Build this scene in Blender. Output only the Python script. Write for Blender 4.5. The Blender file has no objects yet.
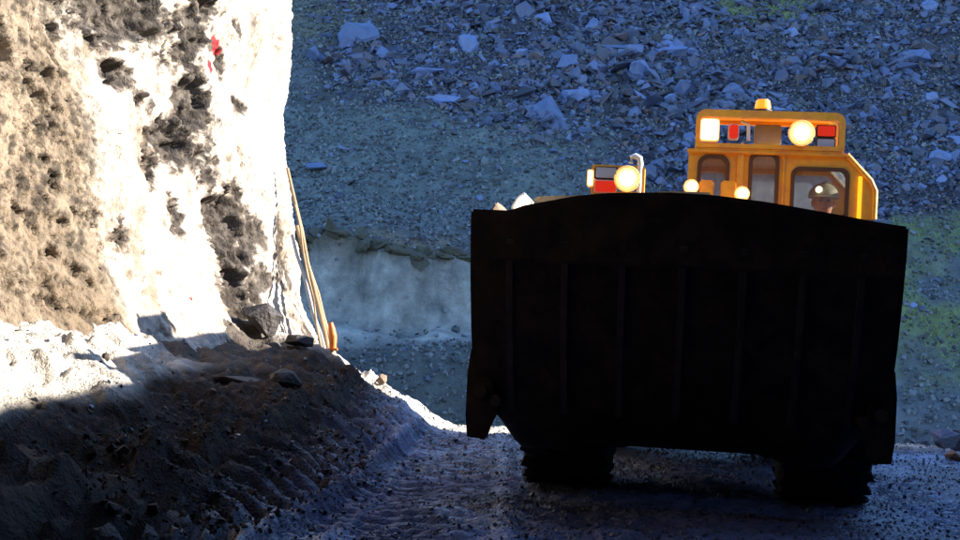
import bpy, bmesh, math, random
import numpy as np
from mathutils import Vector, Matrix, noise as mnoise
from mathutils.geometry import tessellate_polygon

R = math.radians
random.seed(7); rng = np.random.default_rng(7)
S = bpy.context.scene
COL = S.collection

# ------------------------------------------------------------------ camera, sky, sun, exposure
cam_data = bpy.data.cameras.new('camera'); cam = bpy.data.objects.new('camera', cam_data); COL.objects.link(cam)
cam_data.lens = 52.2; cam_data.sensor_width = 36; cam_data.clip_start = .05; cam_data.clip_end = 8000
cam.location = (0, 0, 1.2); cam.rotation_euler = (R(91.03), 0, 0)
S.camera = cam
SUN = Vector((.93, .03, .335)).normalized()
w = bpy.data.worlds.new('World'); S.world = w; w.use_nodes = True
nt = w.node_tree; bg = nt.nodes['Background']; bg.inputs[1].default_value = .15
sky = nt.nodes.new('ShaderNodeTexSky'); sky.sky_type = 'NISHITA'; sky.sun_disc = False
sky.sun_elevation = math.asin(SUN.z); sky.sun_rotation = math.atan2(SUN.x, SUN.y)
sky.air_density = 1.0; sky.dust_density = .1; sky.ozone_density = 4.6
nt.links.new(sky.outputs[0], bg.inputs[0])
sd = bpy.data.lights.new('sun', 'SUN'); sd.energy = 5; sd.angle = R(.5); sd.color = (1, .93, .82)
sun = bpy.data.objects.new('sun', sd); COL.objects.link(sun)
sun.rotation_euler = SUN.to_track_quat('Z', 'Y').to_euler(); sun.location = (40, 1, 15)
S.view_settings.view_transform = 'Standard'; S.view_settings.look = 'None'
S.view_settings.gamma = 1; S.view_settings.exposure = 1.9
S.render.resolution_x = 1024; S.render.resolution_y = 576
S.cycles.max_bounces = 8

# ------------------------------------------------------------------ helpers
def tag(o, label=None, cat=None, group=None, kind=None):
    for k, v in (('label', label), ('category', cat), ('group', group), ('kind', kind)):
        if v: o[k] = v
    return o

def link(name, me, mat=None, parent=None):
    o = bpy.data.objects.new(name, me); COL.objects.link(o)
    if mat is not None and me is not None and not me.materials: me.materials.append(mat)
    if parent: o.parent = parent
    return o

def empty(name, loc=(0, 0, 0), rot=(0, 0, 0)):
    o = bpy.data.objects.new(name, None); COL.objects.link(o)
    o.location = loc; o.rotation_euler = rot; o.empty_display_size = .2
    return o

def hash3(ix, iy, iz, seed):
    h = (ix.astype(np.int64) * 374761393 + iy.astype(np.int64) * 668265263 + iz.astype(np.int64) * 2147483647 + seed * 1274126177) & 0xffffffff
    h = ((h ^ (h >> 13)) * 1274126177) & 0xffffffff
    h = (h ^ (h >> 16)) & 0xffffffff
    return h / 2147483647.5 - 1.0

def vn(x, y, z=None, seed=0):
    """smooth value noise, -1..1"""
    if z is None: z = np.zeros_like(x) + .5
    xi, yi, zi = np.floor(x), np.floor(y), np.floor(z)
    fx, fy, fz = x - xi, y - yi, z - zi
    fx, fy, fz = [f * f * f * (f * (f * 6 - 15) + 10) for f in (fx, fy, fz)]
    r = 0
    for dx in (0, 1):
        for dy in (0, 1):
            for dz in (0, 1):
                wgt = (fx if dx else 1 - fx) * (fy if dy else 1 - fy) * (fz if dz else 1 - fz)
                r = r + wgt * hash3(xi + dx, yi + dy, zi + dz, seed)
    return r

def fbm(x, y, z=None, oct=4, seed=0, gain=.5):
    a, r, f = 1, 0, 1
    for k in range(oct):
        r = r + a * vn(x * f + 13.1 * k, y * f - 7.7 * k, None if z is None else z * f + 3.3 * k, seed + k)
        a *= gain; f *= 2.03
    return r

def ss(x, a, b):
    t = np.clip((x - a) / (b - a), 0, 1); return t * t * (3 - 2 * t)

def grid_mesh(name, V, nu, nv, tint=None, smooth=True):
    """V (nu*nv,3) row-major in u"""
    me = bpy.data.meshes.new(name)
    i = np.arange(nu - 1)[:, None] * nv + np.arange(nv - 1)[None, :]
    F = np.stack([i, i + nv, i + nv + 1, i + 1], -1).reshape(-1, 4)
    me.vertices.add(len(V)); me.vertices.foreach_set('co', V.astype(np.float32).ravel())
    me.loops.add(F.size); me.loops.foreach_set('vertex_index', F.astype(np.int32).ravel())
    me.polygons.add(len(F)); me.polygons.foreach_set('loop_start', (np.arange(len(F)) * 4).astype(np.int32))
    me.polygons.foreach_set('use_smooth', np.full(len(F), smooth))
    me.update(calc_edges=True)
    if tint is not None:
        ca = me.color_attributes.new('tint', 'FLOAT_COLOR', 'POINT')
        c = np.ones((len(V), 4), np.float32); c[:, :tint.shape[-1]] = tint
        ca.data.foreach_set('color', c.ravel())
    return me

def tri_mesh(name, V, F, smooth=False):
    me = bpy.data.meshes.new(name)
    me.vertices.add(len(V)); me.vertices.foreach_set('co', np.asarray(V, np.float32).ravel())
    F = np.asarray(F, np.int32)
    me.loops.add(F.size); me.loops.foreach_set('vertex_index', F.ravel())
    me.polygons.add(len(F)); me.polygons.foreach_set('loop_start', (np.arange(len(F)) * 3).astype(np.int32))
    me.polygons.foreach_set('use_smooth', np.full(len(F), smooth))
    me.update(calc_edges=True)
    return me

# ------------------------------------------------------------------ materials
def material(name, color, rough=.6, metal=0, var=0, vscale=8, bump=0, bscale=40, spec=.5, color2=None, attr=None,
             island=0, rvar=0, bump2=0, b2scale=150, emit=None, estr=0):
    m = bpy.data.materials.new(name); m.use_nodes = True
    n = m.node_tree.nodes; L = m.node_tree.links; p = n['Principled BSDF']
    p.inputs['Roughness'].default_value = rough; p.inputs['Metallic'].default_value = metal
    p.inputs['Specular IOR Level'].default_value = spec
    p.inputs['Base Color'].default_value = (*color, 1)
    tc = n.new('ShaderNodeTexCoord')
    src = None
    if attr:
        a = n.new('ShaderNodeAttribute'); a.attribute_name = attr; src = a.outputs['Color']
    if var or color2:
        t = n.new('ShaderNodeTexNoise'); t.inputs['Scale'].default_value = vscale; t.inputs['Detail'].default_value = 6
        t.inputs['Roughness'].default_value = .65
        L.new(tc.outputs['Object'], t.inputs['Vector'])
        if color2:
            mx = n.new('ShaderNodeMix'); mx.data_type = 'RGBA'
            cr = n.new('ShaderNodeMapRange'); cr.inputs[1].default_value = .42; cr.inputs[2].default_value = .6
            L.new(t.outputs[0], cr.inputs[0]); L.new(cr.outputs[0], mx.inputs[0])
            if src: L.new(src, mx.inputs[6])
            else: mx.inputs[6].default_value = (*color, 1)
            mx.inputs[7].default_value = (*color2, 1); src = mx.outputs[2]
        if var:
            mr = n.new('ShaderNodeMapRange'); mr.inputs[1].default_value = .3; mr.inputs[2].default_value = .7
            mr.inputs[3].default_value = 1 - var; mr.inputs[4].default_value = 1 + var
            L.new(t.outputs[0], mr.inputs[0])
            vm = n.new('ShaderNodeVectorMath'); vm.operation = 'SCALE'
            if src: L.new(src, vm.inputs[0])
            else: vm.inputs[0].default_value = color
            L.new(mr.outputs[0], vm.inputs['Scale']); src = vm.outputs[0]
        if rvar:
            rr = n.new('ShaderNodeMapRange'); rr.inputs[1].default_value = .3; rr.inputs[2].default_value = .7
            rr.inputs[3].default_value = max(.03, rough - rvar); rr.inputs[4].default_value = min(1, rough + rvar)
            L.new(t.outputs[0], rr.inputs[0]); L.new(rr.outputs[0], p.inputs['Roughness'])
    if island:
        g = n.new('ShaderNodeNewGeometry'); oi = n.new('ShaderNodeObjectInfo')
        ad = n.new('ShaderNodeMath'); ad.operation = 'ADD'; L.new(g.outputs['Random Per Island'], ad.inputs[0]); L.new(oi.outputs['Random'], ad.inputs[1])
        fr = n.new('ShaderNodeMath'); fr.operation = 'FRACT'; L.new(ad.outputs[0], fr.inputs[0])
        mr = n.new('ShaderNodeMapRange'); mr.inputs[3].default_value = 1 - island; mr.inputs[4].default_value = 1 + island
        L.new(fr.outputs[0], mr.inputs[0])
        vm = n.new('ShaderNodeVectorMath'); vm.operation = 'SCALE'
        if src: L.new(src, vm.inputs[0])
        else: vm.inputs[0].default_value = color
        L.new(mr.outputs[0], vm.inputs['Scale']); src = vm.outputs[0]
    if src: L.new(src, p.inputs['Base Color'])
    if bump:
        prev = None
        for st, sc in ((bump, bscale), (bump2, b2scale)):
            if not st: continue
            t = n.new('ShaderNodeTexNoise'); t.inputs['Scale'].default_value = sc; t.inputs['Detail'].default_value = 5
            L.new(tc.outputs['Object'], t.inputs['Vector'])
            b = n.new('ShaderNodeBump'); b.inputs['Strength'].default_value = 1; b.inputs['Distance'].default_value = st
            L.new(t.outputs[0], b.inputs['Height'])
            if prev: L.new(prev, b.inputs['Normal'])
            prev = b.outputs[0]
        L.new(prev, p.inputs['Normal'])
    if emit:
        p.inputs['Emission Color'].default_value = (*emit, 1); p.inputs['Emission Strength'].default_value = estr
    return m

M = {}
M['wall'] = material('shotcrete', (.4, .35, .3), .85, attr='tint', var=.28, vscale=9, bump=.02, bscale=22, bump2=.008, b2scale=70, spec=.3)
M['ground'] = material('wet_mud', (.06, .055, .05), .36, attr='tint', var=.45, vscale=5, rvar=.2, bump=.04, bscale=14, bump2=.02, b2scale=70, spec=.6)
_n = M['ground'].node_tree; _a = _n.nodes['Attribute'] if 'Attribute' in _n.nodes else [q for q in _n.nodes if q.type == 'ATTRIBUTE'][0]
for _l in list(_n.nodes['Principled BSDF'].inputs['Roughness'].links): _n.links.remove(_l)
_r = _n.nodes.new('ShaderNodeMapRange'); _r.inputs[3].default_value = .92; _r.inputs[4].default_value = .27; _n.links.new(_a.outputs['Alpha'], _r.inputs[0]); _n.links.new(_r.outputs[0], _n.nodes['Principled BSDF'].inputs['Roughness'])
_r = _n.nodes.new('ShaderNodeMapRange'); _r.inputs[3].default_value = .12; _r.inputs[4].default_value = .9; _n.links.new(_a.outputs['Alpha'], _r.inputs[0]); _n.links.new(_r.outputs[0], _n.nodes['Principled BSDF'].inputs['Specular IOR Level'])
M['gravel'] = material('wet_gravel', (.06, .065, .10), .35, island=.6, bump=.004, bscale=60, spec=.7)
M['hill'] = material('scree_soil', (.1, .12, .13), .8, attr='tint', var=.45, vscale=2.2, bump=.09, bscale=4.5, bump2=.04, b2scale=17)
M['slate'] = material('slate', (.085, .11, .185), .42, island=.75, var=.3, vscale=3, bump=.02, bscale=9, spec=.55, color2=(.10, .085, .10))
def hue_mix(m, cols):
    t = m.node_tree; sc = [q for q in t.nodes if q.type == 'FRACT' or (q.type == 'MATH' and q.operation == 'FRACT')][0]
    mul = t.nodes.new('ShaderNodeMath'); mul.operation = 'MULTIPLY'; mul.inputs[1].default_value = 7.31; fr = t.nodes.new('ShaderNodeMath'); fr.operation = 'FRACT'
    ramp = t.nodes.new('ShaderNodeValToRGB'); ramp.color_ramp.interpolation = 'LINEAR'
    while len(ramp.color_ramp.elements) < len(cols): ramp.color_ramp.elements.new(.5)
    for e, (p_, c_) in zip(ramp.color_ramp.elements, cols): e.position = p_; e.color = (*c_, 1)
    t.links.new(sc.outputs[0], mul.inputs[0]); t.links.new(mul.outputs[0], fr.inputs[0]); t.links.new(fr.outputs[0], ramp.inputs[0])
    vs = [q for q in t.nodes if q.type == 'VECT_MATH'][-1]
    mx = t.nodes.new('ShaderNodeMix'); mx.data_type = 'RGBA'; mx.inputs[0].default_value = .75
    src = vs.inputs[0].links[0].from_socket; t.links.new(src, mx.inputs[6]); t.links.new(ramp.outputs[0], mx.inputs[7]); t.links.new(mx.outputs[2], vs.inputs[0])
hue_mix(M['slate'], [(0, (.028, .042, .10)), (.3, (.06, .085, .17)), (.45, (.035, .034, .06)), (.62, (.075, .05, .045)), (.8, (.016, .016, .026)), (.93, (.09, .13, .25)), (1, (.05, .07, .14))])
M['pale_slate'] = material('pale_slate', (.10, .145, .29), .45, island=.3, var=.2, vscale=3, bump=.02, bscale=6)
M['fines'] = material('gravel_fines', (.10, .115, .125), .65, island=.7, bump=.02, bscale=9)
M['dirt_rock'] = material('dirt_rock', (.045, .038, .036), .75, var=.4, vscale=7, bump=.02, bscale=14)
M['blue_rock'] = material('blue_grey_rock', (.2, .21, .24), .6, var=.3, vscale=9, bump=.01, bscale=20)
M['tan_rock'] = material('tan_rock', (.28, .2, .14), .8, var=.3, vscale=9, bump=.01, bscale=30)
M['rust_rock'] = material('rust_rock', (.34, .16, .07), .8, var=.3, vscale=9, bump=.01, bscale=30)
M['iron'] = material('worn_black_steel', (.02, .0145, .012), .62, metal=0, var=.5, vscale=6, bump=.004, bscale=25, bump2=.001, b2scale=140, spec=.22, color2=(.036, .02, .013))
M['iron_bar'] = material('rubbed_steel', (.045, .03, .023), .5, var=.5, vscale=9, bump=.002, bscale=40, spec=.35)
M['rubber'] = material('rubber', (.012, .012, .013), .8, var=.4, vscale=14, bump=.004, bscale=50, spec=.25)
M['rim'] = material('rim_paint', (.25, .12, .02), .6, var=.4, vscale=12)
M['orange'] = material('orange_paint', (.95, .47, .04), .42, var=.22, vscale=7, bump=.003, bscale=18, color2=(.66, .29, .05))
M['orange_dirty'] = material('dusty_orange_paint', (.42, .23, .09), .6, var=.3, vscale=8, bump=.002, bscale=30)
M['hood'] = material('dusty_hood', (.5, .33, .17), .7, var=.3, vscale=8, bump=.003, bscale=30)
M['seal'] = material('window_rubber', (.09, .04, .015), .6)
M['dark'] = material('dark_interior', (.03, .03, .032), .7, var=.3)
M['white'] = material('white_paint', (.8, .79, .76), .4, var=.06)
M['chrome'] = material('lamp_reflector', (.7, .7, .7), .15, metal=1)
M['lamp'] = material('lit_lamp', (1, 1, 1), .3, emit=(1, .80, .45), estr=14)
M['lamp_dim'] = material('lit_lamp_dim', (1, .95, .9), .3, emit=(1, .86, .6), estr=.7)
M['glow_ring'] = material('lamp_bloom', (.9, .7, .4), .3, emit=(1, .66, .26), estr=.32)  # lamp bloom imitated by a dim glowing disc round the lens
M['glow_rim'] = material('glow_rim', (.8, .5, .2), .3, emit=(1, .42, .08), estr=.22)  # orange edge of the lamp bloom, built as a glowing rim
M['beacon'] = material('beacon_glow', (1, .4, .02), .3, emit=(1, .26, .01), estr=.33)
M['red'] = material('red_lens', (.62, .02, .01), .25, emit=(1, .05, .02), estr=.12)
M['clear_lens'] = material('clear_lens', (.5, .52, .58), .15)
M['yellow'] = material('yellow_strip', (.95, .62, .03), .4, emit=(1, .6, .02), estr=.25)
M['wood'] = material('bleached_wood', (.30, .2, .11), .8, var=.35, vscale=6, bump=.003, bscale=30)
M['steel_tube'] = material('grey_tube', (.3, .33, .38), .5, var=.2)
M['orange_plastic'] = material('orange_plastic', (.8, .2, .03), .5, var=.2, vscale=15)
M['skin'] = material('skin', (.75, .33, .2), .6, var=.1, vscale=20, bump=.001, bscale=60)
M['helmet'] = material('helmet_shell', (.24, .17, .07), .65, var=.15, vscale=12)
M['hivis'] = material('work_jacket', (.55, .13, .05), .85, var=.2, vscale=14, bump=.004, bscale=18)
M['trousers'] = material('work_trousers', (.05, .06, .1), .9, var=.2)
g = bpy.data.materials.new('window_glass'); g.use_nodes = True; n = g.node_tree.nodes; n.clear()
o_ = n.new('ShaderNodeOutputMaterial'); mx = n.new('ShaderNodeMixShader'); tr = n.new('ShaderNodeBsdfTransparent'); gl = n.new('ShaderNodeBsdfGlossy')
fz = n.new('ShaderNodeFresnel'); fz.inputs[0].default_value = 1.5; gl.inputs['Roughness'].default_value = .03; tr.inputs[0].default_value = (.86, .9, .9, 1)
g.node_tree.links.new(fz.outputs[0], mx.inputs[0]); g.node_tree.links.new(tr.outputs[0], mx.inputs[1]); g.node_tree.links.new(gl.outputs[0], mx.inputs[2]); g.node_tree.links.new(mx.outputs[0], o_.inputs[0])
df = n.new('ShaderNodeBsdfDiffuse'); df.inputs[0].default_value = (.5, .52, .54, 1); m2 = n.new('ShaderNodeMixShader'); tn = n.new('ShaderNodeTexNoise'); tn.inputs['Scale'].default_value = 6
tl = n.new('ShaderNodeBsdfTranslucent'); tl.inputs[0].default_value = (.5, .52, .54, 1); m3 = n.new('ShaderNodeMixShader')
mr_ = n.new('ShaderNodeMapRange'); mr_.inputs[1].default_value = .3; mr_.inputs[2].default_value = .75; mr_.inputs[3].default_value = .06; mr_.inputs[4].default_value = .28
LL = g.node_tree.links; LL.new(tn.outputs[0], mr_.inputs[0]); LL.new(mr_.outputs[0], m2.inputs[0]); LL.new(mx.outputs[0], m2.inputs[1]); LL.new(df.outputs[0], m3.inputs[1]); LL.new(tl.outputs[0], m3.inputs[2]); LL.new(m3.outputs[0], m2.inputs[2]); LL.new(m2.outputs[0], o_.inputs[0])
M['glass'] = g; gd = g.copy(); gd.name = 'pale_glass'; M['glass_pale'] = gd  # rear panes: paler, more diffuse and translucent mix
for q_ in gd.node_tree.nodes:
    if q_.type == 'MAP_RANGE': q_.inputs[3].default_value = .3; q_.inputs[4].default_value = .65
    if q_.type in ('BSDF_DIFFUSE', 'BSDF_TRANSLUCENT'): q_.inputs[0].default_value = (.75, .78, .8, 1)

# ------------------------------------------------------------------ left rock wall path (plan)
PATH = np.array([(-3.6, -16), (-3.6, 4), (-3.55, 6.5), (-3.5, 8.0), (-3.22, 9.15), (-2.78, 9.95), (-2.6, 10.6), (-2.38, 11.8), (-2.0, 13.0),
                 (-1.98, 13.9), (-2.5, 15.0), (-4.0, 16.2), (-7, 17.5), (-14, 19)], float)
seg = np.hypot(*np.diff(PATH, axis=0).T); cum = np.r_[0, np.cumsum(seg)]
def path_at(s):
    k = np.linspace(-.45, .45, 9)
    xs = sum(np.interp(s + q, cum, PATH[:, 0]) for q in k) / 9
    ys = sum(np.interp(s + q, cum, PATH[:, 1]) for q in k) / 9
    return xs, ys
FZ = [0, .3, .53, 1.15, 1.8, 2.4, 3.06, 4, 6]; FO = [.75, .62, .50, .17, .05, 0, -.08, 0, .1]
s_vis = np.interp([8.0, 13.0], PATH[1:10, 1], cum[1:10])
def wall_sz(u, v):
    """s and z on the wall for a direction measured in the photograph"""
    ss_ = np.linspace(s_vis[0] - .5, s_vis[1] + .2, 400); x, y = path_at(ss_)
    i = np.argmin(abs(x / y - (u - 480) / 1392)); return ss_[i], 1.2 + (295 - v) / 1392 * y[i]

# ------------------------------------------------------------------ ground height
def wall_x(Y):
    return np.interp(Y, PATH[:10, 1], PATH[:10, 0])
def ground_z(X, Y, fine=True):
    z = -.045 * np.clip(X, -3, 7)
    left = -.55 - .06 * (12.3 - np.clip(Y, 4, 13)) * 1.2
    d = np.maximum(0, left + .35 - X)
    berm = .43 * d - .05 * np.maximum(0, d - 1.5) ** 2
    berm = np.where(d > 0, berm * ss(d, 0, .5), 0)
    z = z + np.minimum(berm, 1.3) * ss(Y, -2, 6)
    # second smaller windrow on the right, out by the added shade bank
    z = z + .5 * ss(X, 4.4, 6.5) * (1 - ss(Y, 9, 13))
    # crest then fall away into the pit
    crest = 12.5 + .25 * vn(X * .8, X * 0 + 3.3, seed=5)
    t = np.maximum(0, Y - crest)
    z = z - .5 * t * ss(t, 0, 1.6)
    z = np.maximum(z, -5.2)
    k = 1 - ss(Y, 14, 18)
    z = z + k * (.05 * fbm(X * 1.3, Y * 1.3, oct=3, seed=11))
    bm_ = ss(d, .2, .9) * k
    z = z - .16 * ss(d, .9, 1.7) * ss(Y, 7.5, 8.5) * (1 - ss(Y, 10.8, 11.8))
    z = z + bm_ * (.12 * fbm(X * 2.2, Y * 2.2, oct=4, seed=21) + .06 * np.abs(fbm(X * 5, Y * 5, oct=3, seed=25)))
    if fine:
        z = z + k * (.018 * fbm(X * 9, Y * 9, oct=5, seed=31, gain=.68) + (.010 + .012 * bm_) * np.abs(fbm(X * 22, Y * 22, oct=2, seed=35)) + bm_ * (1 - .7 * ss(z, .6, .75)) * .04 * fbm(X * 6, Y * 6, oct=5, seed=37, gain=.72))
        # tyre tracks with lug prints
        for x0, x1, wd, amp, pitch, skew in ((-1.22, -.74, .24, .11, .27, .6), (-.3, -.2, .36, .045, .17, .12), (-.85, -.5, .12, .03, .15, -.4), (2.7, 3.0, .26, .02, .11, -.4), (.35, .6, .2, .012, .12, .5)):
            xc = x0 + (x1 - x0) * (Y - 6) / 6.3 + .04 * vn(Y * .7, Y * 0 + x0, seed=3)
            q = (X - xc) / wd
            m = (1 - ss(np.abs(q), .75, 1.05)) * (1 - ss(Y, 11.4, 12.6))
            m = m * (.55 + .45 * ss(vn(X * 1.3, Y * 1.3, seed=77), -.5, .3))
            ph = (Y + skew * np.abs(X - xc)) / pitch
            lug = ss(np.sin(2 * np.pi * ph), -.25, .55)
            z = z + m * amp * (lug - .9) + amp * .5 * np.exp(-((np.abs(q) - 1.15) / .18) ** 2) * (1 - ss(Y, 11.4, 12.6))
    return z

def gz(x, y):
    return float(ground_z(np.array([float(x)]), np.array([float(y)]))[0])

xs = np.r_[np.arange(-40, -8, 2.), np.arange(-8, -3.6, .2), np.arange(-3.6, 4.9, .02), np.arange(4.9, 10, .2), np.arange(10, 42, 2.)]
ys = np.r_[np.arange(-20, 4, .5), np.arange(4, 6.2, .08), np.arange(6.2, 9, .016), np.arange(9, 13.3, .024), np.arange(13.3, 26, .25)]
X, Y = np.meshgrid(xs, ys, indexing='ij'); Z = ground_z(X, Y)
c_road = np.array([.075, .09, .18]); c_berm = np.array([.048, .034, .026]); c_lit = np.array([.62, .56, .48])  # road blue holds painted sky sheen; pale tone stands for sunlit ground
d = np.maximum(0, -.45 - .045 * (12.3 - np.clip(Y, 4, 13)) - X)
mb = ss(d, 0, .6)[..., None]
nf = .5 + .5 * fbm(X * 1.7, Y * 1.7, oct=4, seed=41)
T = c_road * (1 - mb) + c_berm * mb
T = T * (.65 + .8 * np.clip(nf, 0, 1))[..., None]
sky_sheen = (ss(fbm(X * 2.5, Y * 1.4, oct=5, seed=47, gain=.65), -.25, .5) * (1 - mb[..., 0]) * np.maximum(ss(X, -.9, -.6) * (1 - ss(X, .1, .5)), ss(X, 2.2, 2.7)))[..., None]; T = T * (1 - sky_sheen) + np.array([.20, .26, .44]) * sky_sheen  # blue sky sheen painted onto the road in patches
lit_tone = np.clip(ss(Y, 11.9, 12.7) + .8 * ss(Z + .10 * nf, .70, .80) * (X < -1) * (1 - .9 * ss(Y, 9.8, 10.4)) * ss(Y, 5, 6), 0, 1)[..., None]       # sunlight painted in: paler beyond the crest and above the shadow line
T = T * (1 - lit_tone) + c_lit * lit_tone
wet = np.clip((1 - .92 * ss(d, .05, .7)) * (.45 + .75 * ss(fbm(X * 1.1, Y * .8, oct=4, seed=43), -.5, .5)), 0, 1) * (1 - lit_tone[..., 0])
T = np.concatenate([T, wet[..., None]], -1)
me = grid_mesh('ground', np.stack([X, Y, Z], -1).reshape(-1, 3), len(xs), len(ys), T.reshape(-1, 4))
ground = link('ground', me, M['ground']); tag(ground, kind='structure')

# wide valley floor to the horizon
me = bpy.data.meshes.new('valley_floor'); q = 3000
me.from_pydata([(-q, -q, -5.6), (q, -q, -5.6), (q, q, -5.6), (-q, q, -5.6)], [], [(0, 1, 2, 3)])
vf = link('valley_floor', me, material('valley_floor', (.1, .11, .11), .9, var=.4, vscale=.05)); tag(vf, kind='structure')

# ------------------------------------------------------------------ far hillside
def ledge_y(X): return 30.0 + .55 * fbm(X * .6, X * 0, oct=3, seed=61)
def hill_z(X, Y):
    cap = 14 + 19 * ss(X, 19, 52) - 8 * ss(-X, 60, 110)
    z = -3 + .7 * (Y - 24)
    z = np.maximum(z, -7 + (2.5 + 1.05 * (X - 16.5 - .25 * np.maximum(0, 26 - Y))) * ss(Y, 17, 22))  # unseen spur at the right, added to keep the sun off the slope
    z = np.maximum(z, -5.4 + .05 * (Y - 18))
    cap = cap + 1.5 * vn(X * .08, Y * .08, seed=50) - .25 * np.maximum(0, Y - 55)
    z = np.minimum(z, cap + .12 * (z - cap) * (z > cap))
    ml = ss(X, -9, -5) * (1 - ss(X, -.9, 1.2))
    t = Y - ledge_y(X)
    z = z + ml * (.85 * ss(t, -.1, .1) * (1 - ss(t, .3, 3.5)) - .4 * np.exp(-((t + .45) / .4) ** 2) * ss(-t, -.1, .1) - .5 * ss(t, -3.2, -2.6) * (1 - ss(t, -2.2, -.9)) * -.4)
    z = z + .35 * fbm(X * .35, Y * .35, oct=4, seed=52) + .09 * fbm(X * 2, Y * 2, oct=3, seed=56)
    return np.maximum(z, -7)
hx = np.r_[np.arange(-150, -12, 3.), np.arange(-12, 17, .1), np.arange(17, 150, 3.)]
hy = np.r_[np.arange(16, 23, .5), np.arange(23, 46, .1), np.arange(46, 150, 3.)]
X, Y = np.meshgrid(hx, hy, indexing='ij'); Z = hill_z(X, Y)
# zones by place on the slope; A = across (X/Y), B = height above eye line per metre
A = X / Y; B = (Z - 1.2) / Y
U = 480 + 1392 * A; Vv = 295 - 1392 * B
nz = fbm(X * .9, Y * .9, oct=4, seed=71) * 14
def zone_masks(U, V, nz):
    slab = np.clip(ss(U + nz, 300, 330) * (1 - ss(V + nz * 1.5 - np.clip((U - 380), 0, 300) * .35, 70, 120)) + ss(U + nz, 640, 760) * (1 - ss(V + nz * 1.5, 200, 235)), 0, 1)
    pale = ss(V + nz * .6, 250, 268) * (1 - ss(V + nz * .8, 328, 352)) * (1 - ss(U, 640, 760))
    ledge = ss(V + nz * .7, 228, 240) * (1 - ss(V + nz * .5, 250, 262)) * (1 - ss(U + nz, 440, 480)) * ss(nz, -9, 5)
    moss = ss(V + nz, 205, 240) * (1 - ss(V + nz, 372, 400)) * ss(U, 700, 860)
    olive = ss(U + nz, 690, 730) * (1 - ss(U + nz, 790, 830)) * (1 - ss(V + nz * .6, 12, 30))
    olive2 = (1 - ss(U + nz, 330, 400)) * (1 - ss(V + nz * .6, 30, 60))
    mid = ss(V + nz, 100, 125) * (1 - ss(V + nz, 215, 240)) * (1 - ss(U, 560, 640))
    return slab, pale, ledge, moss, olive, olive2, mid
slab, pale, ledge, moss, olive, olive2, mid = zone_masks(U, Vv, nz)
base = np.array([.08, .095, .105])
T = np.ones(X.shape + (3,)) * base
def blend(m, c, k=1):
    global T
    m = (np.clip(m * k, 0, 1))[..., None]; T = T * (1 - m) + np.array(c) * m
blend(slab, (.035, .035, .05)); blend(mid, (.10, .125, .12), .9)
pst = fbm(X * 2.2, Y * .9, oct=5, seed=78, gain=.65); blend(pale, (.25, .265, .25)); blend(pale * ss(pst, .1, .7), (.11, .12, .12), .7); blend(ss(Vv + nz * .8, 335, 352) * (1 - ss(U, 640, 760)), (.06, .075, .072), .85); blend(ledge, (.13, .115, .085), 1.2); blend(moss * ss(nz, -8, 6), (.13, .17, .06), .85)
blend(olive, (.17, .2, .07), .8); blend(olive2, (.12, .12, .07), .7)
T = T * (.8 + .4 * (.5 + .5 * fbm(X * 3, Y * 3, oct=3, seed=75)))[..., None]
hillside = link('hillside', grid_mesh('hillside', np.stack([X, Y, Z], -1).reshape(-1, 3), len(hx), len(hy), T.reshape(-1, 3)), M['hill'])
tag(hillside, kind='structure')

# rock shapes -----------------------------------------------------------------
def rock_shape(rs, n=11, flat=.35, jag=.25):
    bm = bmesh.new()
    for i in range(n):
        v = Vector((rs.gauss(0, 1), rs.gauss(0, 1), rs.gauss(0, 1))).normalized()
        v = Vector((v.x, v.y * rs.uniform(.7, 1), v.z * flat)) * (1 + rs.uniform(-jag, jag) * .5)
        bm.verts.new(v * .5)
    r = bmesh.ops.convex_hull(bm, input=bm.verts)
    bmesh.ops.delete(bm, geom=list({e for e in r['geom_interior'] + r['geom_unused'] if isinstance(e, bmesh.types.BMVert)}), context='VERTS')
    bmesh.ops.triangulate(bm, faces=bm.faces); bmesh.ops.recalc_face_normals(bm, faces=bm.faces)
    bm.verts.index_update()
    V = np.array([v.co[:] for v in bm.verts]); F = np.array([[v.index for v in f.verts] for f in bm.faces]); bm.free()
    return V, F
rs = random.Random(3)
SLABS = [rock_shape(rs, 10, rs.uniform(.2, .5)) for _ in range(14)]
CHUNKS = [rock_shape(rs, 11, rs.uniform(.6, .95)) for _ in range(12)]

def euler_m(rx, ry, rz):
    cx, sx, cy, sy, cz, sz = np.cos(rx), np.sin(rx), np.cos(ry), np.sin(ry), np.cos(rz), np.sin(rz)
    Z0 = np.zeros_like(cx); O = np.ones_like(cx)
    Rx = np.stack([O, Z0, Z0, Z0, cx, -sx, Z0, sx, cx], -1).reshape(-1, 3, 3)
    Ry = np.stack([cy, Z0, sy, Z0, O, Z0, -sy, Z0, cy], -1).reshape(-1, 3, 3)
    Rz = np.stack([cz, -sz, Z0, sz, cz, Z0, Z0, Z0, O], -1).reshape(-1, 3, 3)
    return Rz @ Ry @ Rx
def scatter_mesh(name, shapes, P, size, rot):
    """many little stones joined into one mesh"""
    Vs, Fs, off = [], [], 0
    kind = rng.integers(0, len(shapes), len(P)); Mx = euler_m(*rot)
    for k, (V, F) in enumerate(shapes):
        idx = np.where(kind == k)[0]
        if not len(idx): continue
        W = np.einsum('nij,vj->nvi', Mx[idx], V) * size[idx][:, None, None] + P[idx][:, None, :]
        FF = F[None] + (np.arange(len(idx)) * len(V))[:, None, None] + off
        Vs.append(W.reshape(-1, 3)); Fs.append(FF.reshape(-1, 3)); off += len(idx) * len(V)
    return tri_mesh(name, np.concatenate(Vs), np.concatenate(Fs))

def hill_point(u, v):
    a = (u - 480) / 1392; b = (295 - v) / 1392; y = 21 / (.7 - b); x = a * y
    return x, y

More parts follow.
